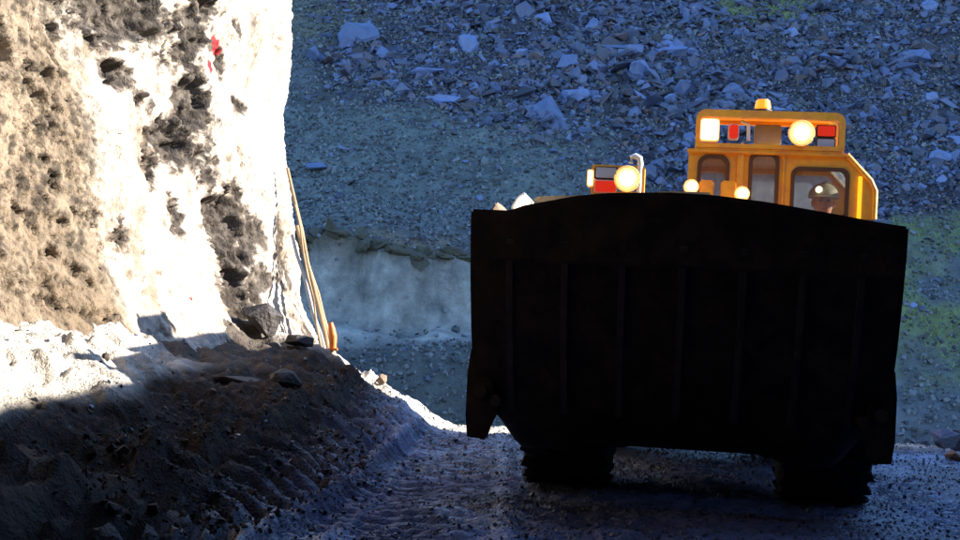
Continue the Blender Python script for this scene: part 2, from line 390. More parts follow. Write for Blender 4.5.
SLOPE = math.atan(.7)
def slope_rot(n, tilt):
    return (SLOPE + rng.normal(0, tilt, n), rng.normal(0, tilt, n), rng.uniform(0, 6.28, n) * 0 + rng.normal(0, .5, n))

# candidate stones over the slope
N = 85000
X = rng.uniform(-7.5, 16.5, N); Y = rng.uniform(25, 45, N); Z = hill_z(X, Y)
U = 480 + 1392 * X / Y; Vv = 295 - 1392 * (Z - 1.2) / Y
nz = fbm(X * .9, Y * .9, oct=4, seed=71) * 14
slab, pale, ledge, moss, olive, olive2, mid = zone_masks(U, Vv, nz)
patch = ss(fbm(X * .5, Y * .7, oct=3, seed=91), -.3, .35)
p = .06 + slab * .55 * (.45 + .55 * patch)
p = p * (1 - .96 * pale) * (1 - .6 * moss) * (1 - .6 * olive) * (1 - .7 * olive2)
keep = (rng.random(N) < p) & (U > 255) & (U < 985) & (Vv > -30)
hid = (U > 500) & (U < 900) & (Vv > 255)
keep &= ~hid
X, Y, Z, slab, mid = X[keep], Y[keep], Z[keep], slab[keep], mid[keep]
size = np.clip(np.exp(rng.normal(-1.85, .48, len(X))), .06, .6) * (.5 + .62 * slab) * (.75 + .6 * ss(fbm(X * .7, Y * .9, oct=3, seed=93), -.3, .5))
order = np.argsort(-size * 1392 / Y)
X, Y, Z, size = X[order], Y[order], Z[order], size[order]
P = np.stack([X, Y, Z + .12 * size], -1); rot = slope_rot(len(X), .45)
slab_meshes = []
for k, (V, F) in enumerate(SLABS):
    m_ = tri_mesh('slate_slab', V, F); m_.materials.append(M['slate']); slab_meshes.append(m_)
for i in range(292):
    o = bpy.data.objects.new('slate_slab', slab_meshes[i % len(slab_meshes)]); COL.objects.link(o); o.parent = hillside
    o.location = P[i]; o.rotation_euler = (rot[0][i], rot[1][i], rot[2][i]); s = size[i]; o.scale = (s, s, s)
sl = link('scree_stones', scatter_mesh('scree_stones', SLABS + CHUNKS, P[292:], size[292:], tuple(r[292:] for r in rot)), M['slate'], hillside)
tag(sl, kind='stuff')
# fine gravel lying everywhere between
N = 52000
X = rng.uniform(-7.5, 16.5, N); Y = rng.uniform(24.5, 45, N); Z = hill_z(X, Y); U = 480 + 1392 * X / Y; Vv = 295 - 1392 * (Z - 1.2) / Y
nz = fbm(X * .9, Y * .9, oct=4, seed=71) * 14
_, pale, _, moss, _, _, _ = zone_masks(U, Vv, nz)
k_ = (U > 260) & (U < 985) & (Vv > -20) & ~((U > 500) & (U < 900) & (Vv > 255)) & (rng.random(N) < (1 - .97 * pale) * (1 - .45 * moss))
X, Y, Z = X[k_], Y[k_], Z[k_]; size = np.exp(rng.normal(-2.55, .4, len(X)))
fg = link('gravel_fines', scatter_mesh('gravel_fines', CHUNKS, np.stack([X, Y, Z + .02], -1), size, tuple(rng.uniform(0, 6.28, (3, len(X))))), M['fines'], hillside)
tag(fg, kind='stuff')
# tufts of grass / moss on the green patches
def tufts():
    N = 26000
    X = rng.uniform(4, 16, N); Y = rng.uniform(25, 44, N); Z = hill_z(X, Y); U = 480 + 1392 * X / Y; Vv = 295 - 1392 * (Z - 1.2) / Y
    nz = fbm(X * .9, Y * .9, oct=4, seed=71) * 14
    _, _, _, moss, olive, _, _ = zone_masks(U, Vv, nz)
    k = (rng.random(N) < np.clip(moss * .9 * ss(nz, -6, 5) + olive * .9, 0, 1)) & (U > 680) & (U < 985) & ~((U < 890) & (Vv > 150))
    X, Y, Z = X[k], Y[k], Z[k]; n = len(X)
    h = rng.uniform(.05, .16, n); a = rng.uniform(0, 6.28, n); lean = rng.normal(0, .07, (n, 2))
    w_ = .018
    V = np.zeros((n, 3, 3)); V[:, 0] = np.stack([X - np.cos(a) * w_, Y - np.sin(a) * w_, Z - .02], -1); V[:, 1] = np.stack([X + np.cos(a) * w_, Y + np.sin(a) * w_, Z - .02], -1)
    V[:, 2] = np.stack([X + lean[:, 0], Y + lean[:, 1], Z + h], -1)
    return tri_mesh('grass', V.reshape(-1, 3), np.arange(n * 3).reshape(-1, 3))
gr = link('grass', tufts(), material('hill_grass', (.15, .2, .06), .8, island=.5)); tag(gr, 'sparse green grass growing on the scree at the right', 'grass', kind='stuff')

# distinct boulders of the scree, measured one by one: u, v, width px, slab?, label
def boulder(name, loc, size, rot, mat, seed, flat=.7, npts=16, label=None, cat='rock', group=None, parent=None, sub=3, rough=.06):
    rs = random.Random(seed); V, F = rock_shape(rs, npts, flat, .2)
    bm = bmesh.new(); vs = [bm.verts.new(v) for v in V]
    for f in F: bm.faces.new([vs[i] for i in f])
    bmesh.ops.bevel(bm, geom=list(bm.edges), offset=.025, segments=1, affect='EDGES')
    bmesh.ops.triangulate(bm, faces=bm.faces)
    for _ in range(sub - 1): bmesh.ops.subdivide_edges(bm, edges=bm.edges, cuts=1, use_grid_fill=True)
    for v in bm.verts:
        v.co += v.normal * rough * (mnoise.fractal(v.co * 5 + Vector((seed, 0, 0)), 1, 2, 3))
    me = bpy.data.meshes.new(name); bm.to_mesh(me); bm.free()
    o = link(name, me, mat, parent); o.location = loc; o.rotation_euler = rot; o.scale = size
    if label: tag(o, label, cat, group)
    return o
for i, (u, v, wpx, hpx, yaw, tilt, flat) in enumerate([(357, 37, 40, 30, .1, .3, .55), (313, 60, 18, 16, .4, .2, .6), (450, 102, 52, 12, -.1, -.45, .2), (381, 52, 16, 13, 1, 0, .7),
        (548, 116, 34, 24, .4, .5, .4), (575, 95, 26, 20, .9, -.5, .35), (430, 76, 40, 12, .35, -.3, .2), (628, 50, 60, 9, 0, -.6, .18), (470, 48, 24, 20, .7, .4, .5),
        (670, 48, 34, 12, -.2, .1, .3), (566, 64, 26, 16, .2, .2, .4), (935, 17, 24, 12, 0, .1, .4), (690, 88, 30, 22, .6, .4, .35), (640, 75, 26, 20, .2, .4, .4),
        (735, 90, 30, 12, .3, .2, .3), (318, 170, 22, 12, .1, .1, .4), (545, 18, 26, 14, .1, .1, .4), (590, 25, 24, 12, 0, .2, .4), (920, 65, 30, 12, .2, .1, .3), (940, 170, 26, 14, .3, .2, .4)]):
    x, y = hill_point(u, v); sc = y / 1392
    o = boulder('slate_block', (x, y, float(hill_z(np.array([x]), np.array([y]))[0]) + .1), (wpx * sc * 1.15, hpx * sc * 1.9, hpx * sc * 1.6 / max(flat, .3) * .75), (SLOPE + tilt, 0, yaw), M['pale_slate'], 100 + i, flat, 12, parent=hillside, sub=1)
    if i == 0: o['label'] = 'largest pale blue boulder high on the scree'

turf_mat = material('turf_clod', (.10, .085, .06), .9, var=.5, vscale=6, bump=.05, bscale=9, color2=(.05, .06, .04))
for i in range(44):
    x = -6.6 + i * .15 + rng.normal(0, .12); yl = float(ledge_y(np.array([x]))[0]) + np.clip(rng.normal(.12, .1), -.05, .3)
    z_ = float(hill_z(np.array([x]), np.array([yl + .15]))[0])
    boulder('turf_clod', (x, yl + .12, z_ - .07), (rng.uniform(.35, 1.1), rng.uniform(.3, .6), rng.uniform(.16, .34)), (rng.normal(.2, .3), rng.normal(0, .3), rng.normal(0, .8)), turf_mat, 700 + i, .9, 18, parent=hillside, sub=2, rough=.05)
# ------------------------------------------------------------------ left rock wall and added shade vault
sv = np.r_[np.arange(0, s_vis[0] - .6, .35), np.arange(s_vis[0] - .6, s_vis[1] + 1.4, .016), np.arange(s_vis[1] + 1.4, cum[-1], .25)]
zv = np.r_[np.arange(-.6, .2, .1), np.arange(.2, 4.1, .016), np.arange(4.1, 6.9, .2)]
Sg, Zg = np.meshgrid(sv, zv, indexing='ij')
px_, py_ = path_at(sv); tx = np.gradient(px_, sv); ty = np.gradient(py_, sv); ln = np.hypot(tx, ty); nx, ny = ty / ln, -tx / ln
def nn(a): return a[:, None] * np.ones_like(Zg)
X0, Y0, NX, NY = nn(px_), nn(py_), nn(nx), nn(ny)
warp = .25 * vn(Sg * 1.1, Zg * 1.1, seed=200)
sl_ = Sg + Zg * .28 + warp      # streaks lean a little
D = np.interp(Zg, FZ, FO)
D = D + .20 * fbm(sl_ * .9, Zg * .55, oct=3, seed=201)
rdg = 1 - np.abs(fbm(sl_ * 2.4, Zg * 1.4, oct=4, seed=210))
s_edge = wall_sz(95, 200)[0]
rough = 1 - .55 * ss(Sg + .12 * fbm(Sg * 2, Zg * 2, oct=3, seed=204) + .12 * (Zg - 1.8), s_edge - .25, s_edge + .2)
endf = 1 - .75 * ss(Sg, s_vis[1] - 1.0, s_vis[1] - .1)
D = D + endf * .10 * (rdg - .6) * (.4 + .6 * rough) + rough * .05 * fbm(sl_ * 7, Zg * 6, oct=5, seed=220, gain=.62) + .03 * rough * np.abs(fbm(Sg * 22, Zg * 19, oct=4, seed=230, gain=.6))
pit = fbm(Sg * 15, Zg * 11, oct=4, seed=240, gain=.6)
D = D - .035 * ss(pit, .45, .9)
# hollows broken out of the sprayed skin: u, v, half width px, half height px, depth, lean
G = np.zeros_like(D)
for u, v, hw, hh, wt, lean in ((128, 8, 34, 34, 1.25, .1), (118, 40, 16, 16, .8, .1), (190, 30, 15, 46, 1.1, .0), (207, 4, 18, 16, 1, 0), (200, 100, 15, 40, .95, .25), (182, 140, 24, 26, 1.0, .3), (125, 72, 16, 18, .85, 0),
        (156, 168, 12, 22, .95, .1), (196, 148, 12, 22, .7, 0), (248, 22, 7, 16, .75, 0), (226, 235, 20, 50, 1.05, 0), (218, 300, 14, 48, 1.25, -.05), (240, 285, 10, 26, .9, -.2), (248, 235, 8, 26, .7, 0),
        (50, 341, 7, 5, .7, 0), (284, 318, 9, 34, .75, -.25), (268, 285, 7, 34, .7, -.3), (118, 236, 20, 26, .5, 0), (250, 105, 5, 10, .75, 0), (150, 100, 16, 20, .6, .2), (165, 60, 10, 20, .6, 0), (70, 25, 16, 16, .6, 0), (215, 180, 12, 30, .6, 0), (175, 215, 9, 30, .5, .1), (262, 250, 9, 40, .62, -.2), (235, 60, 8, 24, .6, 0)):
    s0, z0 = wall_sz(u, v); xx, yy = path_at(np.array([s0])); sc = yy[0] / 1392
    i = np.argmin(abs(sv - s0)); view = Vector((xx[0], yy[0])).normalized(); cosf = abs(view.x * nx[i] + view.y * ny[i])
    ws = max(.05, hw * sc / max(.25, cosf)); hs = hh * sc
    G = np.maximum(G, wt * np.exp(-.75 * (((Sg - s0 + lean * (Zg - z0)) / ws) ** 2 + ((Zg - z0) / hs) ** 2)))
ng = fbm(Sg * 4.5, Zg * 3.2, oct=6, seed=250, gain=.72)
ng2 = fbm(Sg * 4.5, Zg * 3.2, oct=3, seed=250, gain=.72)
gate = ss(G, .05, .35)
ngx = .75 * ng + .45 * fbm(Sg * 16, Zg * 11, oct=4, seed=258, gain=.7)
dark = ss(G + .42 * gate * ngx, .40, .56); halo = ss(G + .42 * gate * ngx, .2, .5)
jn = .3 * fbm(Sg * 12, Zg * 8, oct=4, seed=255, gain=.7)
bil = 1 - np.abs(fbm(Sg * 7, Zg * 6, oct=4, seed=260, gain=.6))
D = D - endf * .20 * ss(G + .38 * gate * ng2, .42, .95) + endf * dark * (.10 * (bil - .5) + .03 * fbm(Sg * 30, Zg * 20, oct=3, seed=261))
pt = ss(fbm(Sg * 11, Zg * 8, oct=5, seed=263, gain=.7), .22, .6); pmask = np.clip(rough * 1.0 - .35, 0, 1)
D = D - .05 * pt * pmask
# thickness of material so the wall never comes in front of its own silhouette
V = np.stack([X0 + NX * D, Y0 + NY * D, Zg], -1)
# unseen part: wall leans over to meet the added vault round the camera
arch = 1 - ss(Y0, 6.5, 9.5)
lean = arch * np.maximum(0, Zg - 2.6)
V[..., 0] += lean * .55
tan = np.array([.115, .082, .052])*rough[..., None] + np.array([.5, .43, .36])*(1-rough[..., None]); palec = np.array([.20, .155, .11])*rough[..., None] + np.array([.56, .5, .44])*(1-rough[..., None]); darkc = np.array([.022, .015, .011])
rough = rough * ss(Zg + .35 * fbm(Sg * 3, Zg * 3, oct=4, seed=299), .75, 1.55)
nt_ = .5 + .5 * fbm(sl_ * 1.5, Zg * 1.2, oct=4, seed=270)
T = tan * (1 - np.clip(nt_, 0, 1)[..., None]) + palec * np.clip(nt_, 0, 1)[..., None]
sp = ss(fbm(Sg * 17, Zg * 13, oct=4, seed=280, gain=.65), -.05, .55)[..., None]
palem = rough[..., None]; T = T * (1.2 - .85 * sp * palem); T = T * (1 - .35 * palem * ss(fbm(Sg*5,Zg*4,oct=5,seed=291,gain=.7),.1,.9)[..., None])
G2 = np.zeros_like(D)
for u, v, hw, hh, wt in ((150, 125, 26, 60, .9), (122, 235, 24, 60, 1), (135, 300, 18, 60, .9), (168, 95, 16, 50, .8), (276, 235, 10, 60, .8), (262, 55, 9, 40, .7), (238, 170, 12, 50, .6), (100, 60, 26, 50, .8), (190, 330, 14, 30, .5)):
    s0, z0 = wall_sz(u, v); xx, yy = path_at(np.array([s0])); sc = yy[0] / 1392
    i = np.argmin(abs(sv - s0)); view = Vector((xx[0], yy[0])).normalized(); cosf = abs(view.x * nx[i] + view.y * ny[i])
    G2 = np.maximum(G2, wt * np.exp(-.75 * (((Sg - s0) / max(.05, hw * sc / max(.25, cosf))) ** 2 + ((Zg - z0) / (hh * sc)) ** 2)))
m2_ = (ss(G2 + .6 * fbm(Sg * 8, Zg * 5, oct=6, seed=297, gain=.75) * ss(G2, .05, .4), .5, .95) * .8)[..., None]; T = T * (1 - m2_) + np.array([.19, .14, .095]) * m2_
hl = (halo * .8 * (1 - rough) * ss(fbm(Sg * 9, Zg * 6, oct=4, seed=293, gain=.7), -.3, .5))[..., None]; T = T * (1 - hl) + np.array([.2, .14, .09]) * hl
spot = (ss(fbm(Sg * 13, Zg * 9, oct=5, seed=295, gain=.7), .8, 1.15) * (1 - rough))[..., None]; T = T * (1 - .85 * spot) + np.array([.12, .08, .06]) * .85 * spot
T = T * (1 - .85 * (pt * pmask)[..., None])
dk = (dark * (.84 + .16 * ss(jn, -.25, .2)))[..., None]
T = T * (1 - .93 * dk) + darkc * .93 * dk  # hollows: bare dark rock plus their shade painted into the tint
# red survey paint
for u, v, hw, hh in ((229, 44, 9, 10), (215, 64, 7, 8), (235, 50, 5, 5), (172, 212, 2.5, 4), (158, 280, 1.5, 4), (175, 299, 2, 3), (213, 72, 3, 4)):
    s0, z0 = wall_sz(u, v); xx, yy = path_at(np.array([s0])); sc = yy[0] / 1392
    i = np.argmin(abs(sv - s0)); view = Vector((xx[0], yy[0])).normalized(); cosf = abs(view.x * nx[i] + view.y * ny[i])
    q = np.sqrt(((Sg - s0) / (hw * sc / max(.25, cosf))) ** 2 + ((Zg - z0) / (hh * sc)) ** 2) + jn * 1.2
    m = (1 - ss(q, .6, 1.0))[..., None]; T = T * (1 - m) + np.array([.32, .012, .016]) * m
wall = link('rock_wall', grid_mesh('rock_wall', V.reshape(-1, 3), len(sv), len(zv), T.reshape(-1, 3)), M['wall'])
for p_ in (wall,): tag(p_, 'tall pitted tan rock wall with sprayed red marks, sunlit at left', 'rock wall')

# unseen vault round the camera, added to darken the bucket; open towards the pit
def vault():
    yv = np.r_[np.arange(-16, 6.2, .25)]
    tv = np.linspace(0, 1, 90)
    Yg, Tg = np.meshgrid(yv, tv, indexing='ij')
    a = Tg * 1.12 * np.pi - .06 * np.pi * 0
    rx_, rz_ = 4.1, 3.1
    Xg = .45 - rx_ * np.cos(np.clip(Tg * np.pi, 0, np.pi)); Zg_ = 1.9 + rz_ * np.sin(np.clip(Tg * np.pi, 0, np.pi))
    Xg = np.where(Tg > .93, .45 + rx_ * np.cos((1 - .93) * np.pi) , Xg)
    Zg_ = np.where(Tg > .93, 1.9 + rz_ * np.sin(.07 * np.pi) - (Tg - .93) / .07 * 3.4, Zg_)
    n_ = .22 * fbm(Xg * .9, Yg * .9, Zg_ * .9, oct=4, seed=301)
    cx, cz = Xg - .45, Zg_ - 1.9; l = np.hypot(cx, cz) + .01
    Xg = Xg + cx / l * n_; Zg_ = Zg_ + cz / l * n_
    return np.stack([Xg, Yg + .3 * vn(Xg, Zg_, seed=303) * (Yg > 5.5), Zg_], -1), len(yv), len(tv)
V, a_, b_ = vault()
M['shade_rock'] = material('shade_vault_rock', (.11, .095, .08), .9, var=.35, vscale=3, bump=.05, bscale=6)
tun = link('shade_vault', grid_mesh('shade_vault', V.reshape(-1, 3), a_, b_), M['shade_rock']); tag(tun, kind='structure')
me = bpy.data.meshes.new('shade_vault_end'); me.from_pydata([(-5, -15.8, -1), (6, -15.8, -1), (6, -15.8, 6), (-5, -15.8, 6)], [], [(0, 1, 2, 3)])
te = link('shade_vault_end', me, M['shade_rock']); tag(te, kind='structure')
# unseen bank at the right, added and shaped to cast shade
def bank():
    yv = np.r_[np.arange(4.5, 22, .12)]; tv = np.linspace(0, 1, 60)
    Hc = np.interp(yv, [4.5, 8, 11, 12.5, 14, 16, 17.1, 18, 18.7, 19.6, 21], [3.45, 3.3, 2.3, 2.0, 1.6, 1.0, .2, -.6, -1.4, -2.4, -3.4])
    Yg, Tg = np.meshgrid(yv, tv, indexing='ij'); H = Hc[:, None] * np.ones_like(Tg)
    face = np.maximum(4.55, .365 * Yg + .75)
    Xg = face + .9 * Tg ** 1.5 * 1.2 + 3.0 * np.maximum(0, Tg - .72) ** 1.0 * 2
    prof = np.where(Tg < .72, (Tg / .72), 1 - .0 * (Tg - .72))
    prof = np.where(Tg > .85, 1 - (Tg - .85) * 2.5, prof)
    base_ = -1.2 - .5 * np.maximum(0, Yg - 12.5)
    Zg_ = base_ + (H - base_) * prof
    n_ = .16 * fbm(Yg * 1.3, Zg_ * 1.3, Xg, oct=4, seed=311)
    return np.stack([Xg + np.abs(n_) * 1.2, Yg, Zg_ + n_ * .5 * (Tg > .6)], -1), len(yv), len(tv)
V, a_, b_ = bank()
bk = link('shade_bank', grid_mesh('shade_bank', V.reshape(-1, 3), a_, b_), material('shade_bank_rock', (.16, .14, .12), .9, var=.35, vscale=3, bump=.05, bscale=6)); tag(bk, kind='structure')

# ------------------------------------------------------------------ gravel on road and berm
N = 34000
X = rng.uniform(-3.4, 5.2, N); Y = 6.2 + 6.6 * rng.random(N) ** 1.2; dd = np.maximum(0, -1.0 - X)
k_ = (np.abs(X / Y) < .37) & (rng.random(N) < (.45 + .55 * ss(vn(X * 1.5, Y * 1.5, seed=401), -.3, .4)) * (1 - .93 * ss(-X, 1.0, 1.5)))
X, Y = X[k_], Y[k_]; size = np.clip(np.exp(rng.normal(-4.15, .4, len(X))), .01, .055); Z = ground_z(X, Y)
gvl = link('loose_gravel', scatter_mesh('loose_gravel', CHUNKS, np.stack([X, Y, Z + size * .12], -1), size, tuple(rng.uniform(0, 6.28, (3, len(X))))), M['gravel'])
tag(gvl, 'wet dark gravel and clods strewn over the muddy haul road and berm', 'gravel', kind='stuff')

N = 26000
X = rng.uniform(-3.4, -.7, N); Y = rng.uniform(5, 12.3, N); Z = ground_z(X, Y); k_ = (rng.random(N) < .25 + .75 * ss(vn(X * 2.5, Y * 2.5, seed=405), -.2, .5)) & ((Z < .58) | (rng.random(N) < .02))
X, Y, Z = X[k_], Y[k_], Z[k_]; size = np.clip(np.exp(rng.normal(-4.0, .5, len(X))), .01, .08)
cld = link('dirt_clods', scatter_mesh('dirt_clods', CHUNKS, np.stack([X, Y, Z + size * .08], -1), size, tuple(rng.uniform(0, 6.28, (3, len(X))))), material('clod', (.058, .042, .032), .9, island=.6, bump=.01, bscale=40))
tag(cld, 'dark brown dirt clods crumbled over the shaded berm at the left', 'dirt', kind='stuff')

def at(u, v, Yd):
    return (u - 480) / 1392 * Yd, Yd, 1.2 + (295 - v) / 1392 * Yd
def stone(u, Yd, size, rot, mat, seed, label, flat=.7, up=.3, name='boulder', group=None):
    x = (u - 480) / 1392 * Yd
    return boulder(name, (x, Yd, gz(x, Yd) + size[2] * up * .5), size, rot, mat, seed, flat, 15, label, group=group, sub=2, rough=.03)
stone(258, 12.0, (.42, .4, .42), (.2, .3, .3), M['dirt_rock'], 501, 'dark angular boulder on top of the berm at the foot of the cavity', .8, .7)
stone(300, 11.9, (.28, .3, .22), (.3, .1, .3), M['dirt_rock'], 507, 'low dark rock between the big berm boulder and the leaning poles', .8, .5)
stone(171, 10.9, (.13, .13, .26), (.1, .1, .6), M['blue_rock'], 502, 'small upright blue-grey rock against the foot of the sunlit wall', .9, .9)
stone(150, 10.6, (.3, .2, .14), (.1, .3, .4), M['dirt_rock'], 508, 'flat brown rock below the small upright blue-grey rock', .8, .6)
stone(245, 9.9, (.62, .4, .22), (-.1, .15, .3), M['dirt_rock'], 503, 'broad dark rock ledge jutting from the middle of the berm', .6, .5)
stone(285, 9.6, (.3, .3, .2), (.3, .15, 1.3), M['dirt_rock'], 504, 'lumpy dark rock right of the broad ledge in the berm', .8, .4)
stone(60, 8.6, (.5, .35, .2), (.1, .1, .2), M['dirt_rock'], 505, 'brown slab half buried in the berm at the left', .6, .3)
stone(382, 12.45, (.12, .12, .13), (.3, .2, .3), M['tan_rock'], 506, 'small tan stone on the sunlit crest of the road', .9, .9)
stone(954, 11.4, (.2, .16, .12), (.1, .2, .3), M['rust_rock'], 509, 'rusty brown stone at the right edge of the road', .8, .6)
stone(430, 11.2, (.07, .06, .05), (.1, .2, .3), M['dirt_rock'], 511, 'small dark stone on the road left of the bucket', .8, .6)

for i in range(26):
    yb = rng.uniform(12.3, 14.2); xb = yb * rng.uniform(.285, .37) ; sz = rng.uniform(.12, .42) * (1 if i % 3 else 1.4)
    boulder('rubble_rock', (xb, yb, gz(xb, yb) + sz * .12), (sz, sz * rng.uniform(.7, 1), sz * rng.uniform(.5, .8)), tuple(rng.uniform(0, 1, 3)), M['slate'], 800 + i, .7, 12, parent=ground, sub=1)
# ------------------------------------------------------------------ mesh builders
def bm_obj(name, bm, mat, parent=None, bevel=0, smooth=False):
    if bevel:
        es = [e for e in bm.edges if len(e.link_faces) == 2 and e.calc_face_angle(0) > .5]
        bmesh.ops.bevel(bm, geom=es, offset=bevel, segments=2, affect='EDGES', clamp_overlap=True)
    bmesh.ops.recalc_face_normals(bm, faces=bm.faces)
    me = bpy.data.meshes.new(name); bm.to_mesh(me); bm.free()
    if smooth:
        for p in me.polygons: p.use_smooth = True
        try: me.set_sharp_from_angle(angle=R(40))
        except Exception: pass
    return link(name, me, mat, parent)
def box(bm, c, s, rot=None):
    Mx = Matrix.Translation(c) @ (rot.to_4x4() if rot else Matrix()) @ Matrix.Diagonal((*s, 1))
    return bmesh.ops.create_cube(bm, size=1, matrix=Mx)
def tube(bm, pts, r, seg=10, cap=True):
    pts = [Vector(p) for p in pts]; rings = []
    for i, p in enumerate(pts):
        d = (pts[min(i + 1, len(pts) - 1)] - pts[max(i - 1, 0)]).normalized()
        a = d.cross(Vector((0, 0, 1)) if abs(d.z) < .9 else Vector((1, 0, 0))).normalized(); b = d.cross(a)
        rr = r[i] if isinstance(r, (list, tuple)) else r
        rings.append([bm.verts.new(p + (a * math.cos(2 * math.pi * k / seg) + b * math.sin(2 * math.pi * k / seg)) * rr) for k in range(seg)])
    for A_, B_ in zip(rings, rings[1:]):
        for k in range(seg): bm.faces.new((A_[k], A_[(k + 1) % seg], B_[(k + 1) % seg], B_[k]))
    if cap: bm.faces.new(rings[0][::-1]); bm.faces.new(rings[-1])
def cyl(bm, c, r, h, axis='z', seg=24, r2=None):
    rot = {'z': Matrix(), 'x': Matrix.Rotation(R(90), 4, 'Y'), 'y': Matrix.Rotation(R(90), 4, 'X')}[axis]
    bmesh.ops.create_cone(bm, cap_ends=True, segments=seg, radius1=r, radius2=r if r2 is None else r2, depth=h, matrix=Matrix.Translation(c) @ rot)
def panel(bm, outer, holes, y0, y1):
    """flat plate in the x-z plane from y0 to y1 with holes"""
    loops = [outer] + holes; flat = [Vector((x, 0, z)) for l in loops for x, z in l]
    tris = tessellate_polygon([[Vector((x, z, 0)) for x, z in l] for l in loops])
    f = [bm.verts.new((p.x, y0, p.z)) for p in flat]; b = [bm.verts.new((p.x, y1, p.z)) for p in flat]
    for t in tris:
        try: bm.faces.new([f[i] for i in t]); bm.faces.new([b[i] for i in t][::-1])
        except ValueError: pass
    o = 0
    for l in loops:
        n_ = len(l)
        for i in range(n_):
            j = (i + 1) % n_; bm.faces.new((f[o + i], f[o + j], b[o + j], b[o + i]))
        o += n_
def rrect(x0, x1, z0, z1, r=.04, n=5, rb=None):
    rb = r if rb is None else rb; out = []
    for cx, cz, a0, rr in ((x1 - r, z1 - r, 0, r), (x0 + r, z1 - r, 90, r), (x0 + rb, z0 + rb, 180, rb), (x1 - rb, z0 + rb, 270, rb)):
        for k in range(n + 1):
            a = R(a0 + 90 * k / n); out.append((cx + rr * math.cos(a), cz + rr * math.sin(a)))
    return out
def grow(poly, d):
    cx = sum(p[0] for p in poly) / len(poly); cz = sum(p[1] for p in poly) / len(poly)
    hx_ = max(abs(p[0] - cx) for p in poly); hz_ = max(abs(p[1] - cz) for p in poly)
    return [(cx + (p[0] - cx) * (1 + d / hx_), cz + (p[1] - cz) * (1 + d / hz_)) for p in poly]

# ------------------------------------------------------------------ the loader
LO = (1.105, 8.05); LYAW, LROLL = R(-8.5), R(2.8)
loader = empty('underground_loader', (LO[0], LO[1], -.045 * LO[0] - .01), (0, LROLL, LYAW))
tag(loader, 'low orange mine loader with a raised black bucket facing the camera', 'loader')

# bucket cross section (y back, z up), outside skin from lip to heel to back
SEC = [(-.36, 1.0), (-.34, .9), (-.27, .72), (-.16, .52), (-.02, .34), (.10, .18), (.22, .07), (.32, .02), (.42, .0), (.55, .08), (.66, .26), (.70, .5), (.70, .75)]
LIPX = [q * .918 for q in (-1.22, -1.02, -.94, -.62, -.45, -.1, .15, .45, .8, 1.05, 1.22)]
LIPZ = [.0, .0, .03, .095, .115, .13, .125, .10, .055, .02, .0]
def ss1(t): t = min(1, max(0, t)); return t * t * (3 - 2 * t)
def bucket_skin(off=0.0, z0=.34, h=1.32):
    bm = bmesh.new(); cols = np.linspace(-1.12, 1.12, 61); rows = []
    for sgn in (0, 1):
        r_ = []
        for x in cols:
            up = float(np.interp(x, LIPX, LIPZ)); c_ = []
            for i, (y, z) in enumerate(SEC):
                # plate thickness inwards
                a = SEC[max(0, i - 1)]; b = SEC[min(len(SEC) - 1, i + 1)]; t = Vector((b[0] - a[0], (b[1] - a[1]) * h)).normalized()
                nrm = Vector((-t.y, t.x)) if True else None
                yy, zz = y, z0 + z * h
                if i < 3: zz += up * (1 - i / 3)
                if i >= 4: zz += (.20 * ss1((abs(x) - .88) / .2) + .05 * (1 - ss1((abs(x) - .5) / .15))) * max(0, 1 - (zz - z0) / .45)
                dent = .008 * mnoise.noise(Vector((x * 2.3, y * 2, zz * 2.3)))
                c_.append(bm.verts.new((x, yy + dent + nrm.x * -.035 * sgn * -1 * -1, zz + nrm.y * -.035 * sgn * -1 * -1)))
            r_.append(c_)
        rows.append(r_)
    for s_ in (0, 1):
        for i in range(len(cols) - 1):
            for j in range(len(SEC) - 1):
                q = (rows[s_][i][j], rows[s_][i + 1][j], rows[s_][i + 1][j + 1], rows[s_][i][j + 1]); bm.faces.new(q if s_ == 0 else q[::-1])
    for i in range(len(cols) - 1):
        for j in (0, len(SEC) - 1): bm.faces.new((rows[0][i][j], rows[0][i + 1][j], rows[1][i + 1][j], rows[1][i][j]))
    for i in (0, len(cols) - 1):
        for j in range(len(SEC) - 1): bm.faces.new((rows[0][i][j], rows[0][i][j + 1], rows[1][i][j + 1], rows[1][i][j]))
    return bm
bucket = bm_obj('bucket', bucket_skin(), M['iron'], loader, smooth=True); bucket.location = (0, -.3, 0)
for s in (-1, 1):
    bm = bmesh.new(); poly = [(y, .34 + z * 1.32) for y, z in SEC]; 
    a = [bm.verts.new((s * 1.122, y, z)) for y, z in poly]; b = [bm.verts.new((s * 1.15, y, z)) for y, z in poly]
    bm.faces.new(a); bm.faces.new(b[::-1])
    for i in range(len(a)): j = (i + 1) % len(a); bm.faces.new((a[i], a[j], b[j], b[i]))
    bm_obj('side_plate', bm, M['iron'], bucket, .006)
    # heavy heel shroud hanging at the lower corner, a gap left between it and the shell
    bm = bmesh.new()
    prof = [(1.09, .9), (1.165, .9), (1.18, .76), (1.18, .52), (1.165, .40), (1.065, .395), (1.045, .46), (1.0, .56), (1.03, .68)]
    panel(bm, [(s * x, z) for x, z in prof], [], -.02, .10)
    bm_obj('heel_shroud', bm, M['iron'], bucket, .012)
    bm = bmesh.new(); tube(bm, [(s * 1.1, -.03, .66), (s * 1.1, -.05, .66)], .035, 12); tube(bm, [(s * 1.0, .04, .62), (s * 1.0, -.12, .62)], .03, 12)
    bm_obj('shroud_bolt', bm, M['iron_bar'], bucket)
